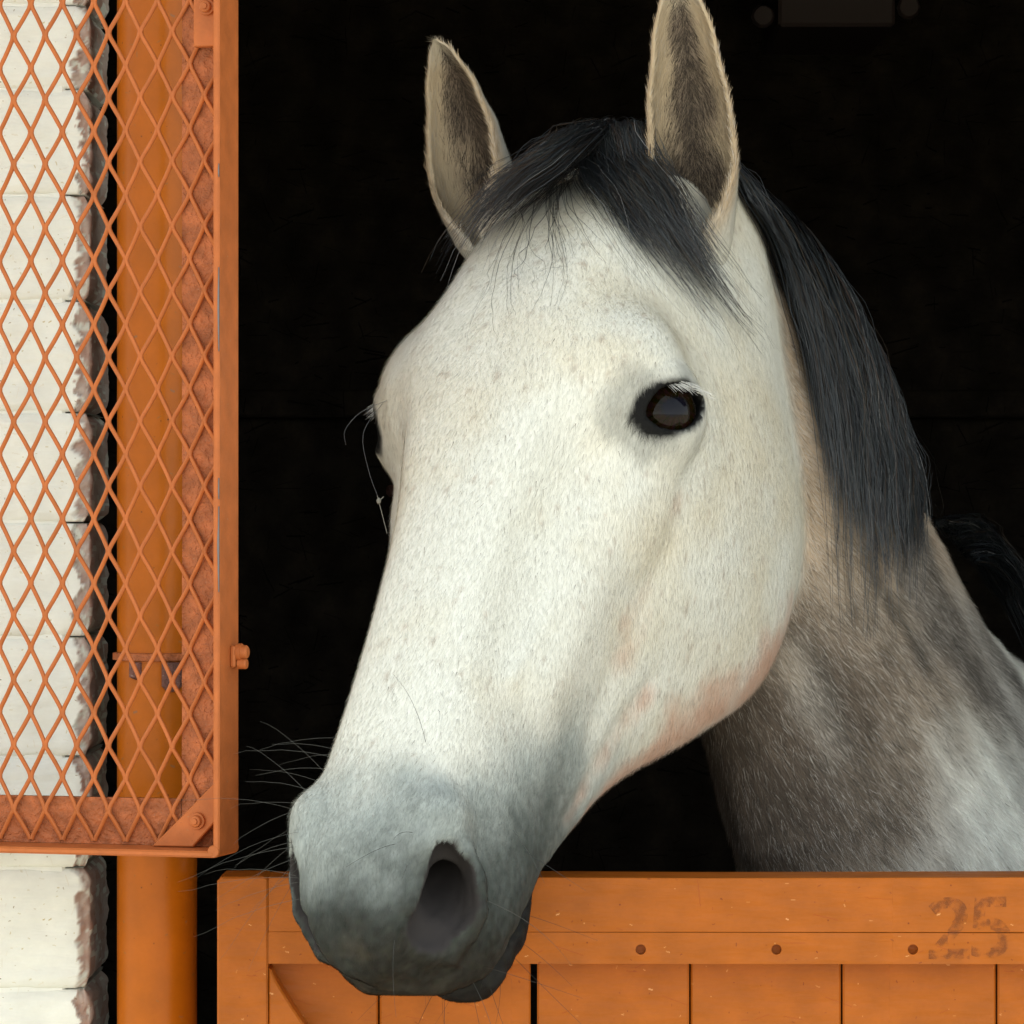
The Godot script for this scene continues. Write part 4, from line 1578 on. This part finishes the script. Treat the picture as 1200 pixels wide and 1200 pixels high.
func build_eye(horse: Node3D, sd: float) -> void:
	var out := dirw(eax[2], sd)
	var al := dirw(eax[0], sd)
	var up := out.cross(al).normalized()
	if up.y < 0:
		up = -up
	var rowv := al.normalized()
	# eyeball: dark iris with a wide dark pupil, the white hidden but for a dusky rim
	var P := PackedVector3Array()
	var N := PackedVector3Array()
	var C := PackedColorArray()
	var I := PackedInt32Array()
	var rings := 48
	var around := 64
	var at := hw(EYE.x, EYE.y * sd, EYE.z) - BASE
	var speck := noise(71, 3.0, 3)
	for i in rings + 1:
		for j in around:
			var th := PI * i / rings
			var ph := TAU * j / around
			var x := cos(ph) * sin(th)
			var y := sin(ph) * sin(th)
			var dirn := rowv * x + up * y + out * cos(th)
			# the cornea stands a little proud of the ball
			var r := EYE_R + .0012 * (1.0 - smoothstep(.35, .85, th))
			P.append(dirn * r)
			N.append(dirn)
			var c := Color(.007, .0042, .0028)
			c = c.lerp(Color(.014, .008, .005), clampf(.5 + speck.get_noise_2d(ph * 9.0, th * .4) * 1.5, 0, 1))
			c = c.lerp(Color(.006, .006, .008), 1.0 - smoothstep(.85, 1.1, Vector2(x / .42, y / .27).length()))
			c = c.lerp(Color(.02, .016, .013), smoothstep(.78, .86, th))
			c = c.lerp(Color(.06, .05, .045), smoothstep(1.0, 1.25, th))
			C.append(c)
	for i in rings:
		for j in around:
			var a := i * around + j
			var b := i * around + (j + 1) % around
			I.append_array([a, b + around, b, a, a + around, b + around])
	var m := vertex_material(.03, .27)
	var eye := obj("eye", arrays(P, N, C, I), m, horse, at)
	# pale lashes on the outer half of the upper lid
	var rng := RandomNumberGenerator.new()
	rng.seed = 90
	P = PackedVector3Array()
	N = PackedVector3Array()
	C = PackedColorArray()
	I = PackedInt32Array()
	for k in 80:
		var u := rng.randf_range(-.0225, .002)
		var v := sqrt(maxf(.0268 * .0268 - u * u, 0.0)) - .0120 + rng.randf_range(.000, .0035)
		var rr := EYE_R + .0040
		var w := sqrt(maxf(rr * rr - u * u - v * v, 1e-6))
		var p := rowv * u + up * v + out * w
		var len_ := rng.randf_range(.007, .014)
		var d := (out * .75 - up * .35 - rowv * (.25 + 26.0 * -u) + Vector3(rng.randfn(0, .12), rng.randfn(0, .12), rng.randfn(0, .12))).normalized()
		var pts := []
		var nor := []
		for i in 6:
			var t := i / 5.0
			pts.append(at + BASE + p + d * (len_ * t) - up * (len_ * .35 * t * t))
			nor.append(out)
		ribbon(P, N, C, I, pts, nor, .00035, .00010, Color(.72, .71, .66) * rng.randf_range(.7, 1.1), rng.randf_range(-.6, .6))
	var la := obj("eyelashes", arrays(P, N, C, I), vertex_material(.5, .4), horse)
	la.set_meta("kind", "stuff")

func whiskers(horse: Node3D) -> void:
	var rng := RandomNumberGenerator.new()
	rng.seed = 95
	var P := PackedVector3Array()
	var N := PackedVector3Array()
	var C := PackedColorArray()
	var I := PackedInt32Array()
	# picked from the hairless ends of the face: chin, lips, nose, under the eyes
	var spots := []
	for i in range(0, body_pos.size(), 7):
		var q := hq(body_pos[i])
		if body_len[i] > 0.0 and q.x > .46 and q.x < .72 and q.y * q.y < .01:
			var chin := q.z < -.15 and q.x > .50
			if rng.randf() < (.10 if chin else .014):
				spots.append([i, chin])
	for sp in spots:
		var i: int = sp[0]
		var p := body_pos[i]
		var n := body_nor[i]
		var len_ := rng.randf_range(.03, .085) if sp[1] else rng.randf_range(.02, .08)
		var d := (n + HA * .35 + Vector3(rng.randfn(0, .25), rng.randfn(0, .25), rng.randfn(0, .25))).normalized()
		var bend := Vector3(rng.randfn(0, .3), -.35, rng.randfn(0, .3))
		var pts := []
		var nor := []
		for k in 9:
			var t := k / 8.0
			pts.append(p + d * (len_ * t) + bend * (len_ * t * t * .6))
			nor.append((Vector3(0, 0, 1) + n * .2).normalized())
		var c := Color(.03, .025, .02) if sp[1] or rng.randf() < .6 else Color(.06, .06, .055)
		ribbon(P, N, C, I, pts, nor, .00026, .00010, c, 0.0)
	# long feelers above and below the far eye, and the fine ones of the nose
	for pl in [[Vector3(-.083, 1.614, -.03), Vector3(-.100, 1.606, -.02), Vector3(-.110, 1.594, -.01), Vector3(-.109, 1.584, .0)], [Vector3(-.086, 1.612, -.03), Vector3(-.098, 1.592, -.01), Vector3(-.094, 1.568, .01), Vector3(-.0868, 1.5485, .02)]]:
		var pts := []
		var nor := []
		for k in 13:
			pts.append(along(pl, k / 12.0))
			nor.append(Vector3(0, 0, 1))
		ribbon(P, N, C, I, pts, nor, .00026, .00016, Color(.12, .12, .12), 0.0)
	for k in 26:
		var q0 := Vector3(rng.randf_range(.47, .60), -rng.randf_range(.040, .058), rng.randf_range(-.06, -.02))
		var root := hw(q0.x, q0.y, q0.z)
		for it in 3:
			root -= grad(root) * field(root)
		var nn := grad(root).normalized()
		var d2 := (nn + Vector3(-.5, rng.randfn(-.1, .5), rng.randfn(0, .3))).normalized()
		var len2 := rng.randf_range(.03, .085)
		var pts := []
		var nor := []
		for m in 9:
			var t := m / 8.0
			pts.append(root + d2 * (len2 * t) + Vector3(0, -.35, 0) * (len2 * t * t * rng.randf_range(.5, .6)))
			nor.append(Vector3(0, 0, 1))
		ribbon(P, N, C, I, pts, nor, .00018, .00008, Color(.075, .075, .07), 0.0)
	var o := obj("whiskers", arrays(P, N, C, I), vertex_material(.5, .4), horse)
	o.set_meta("kind", "stuff")
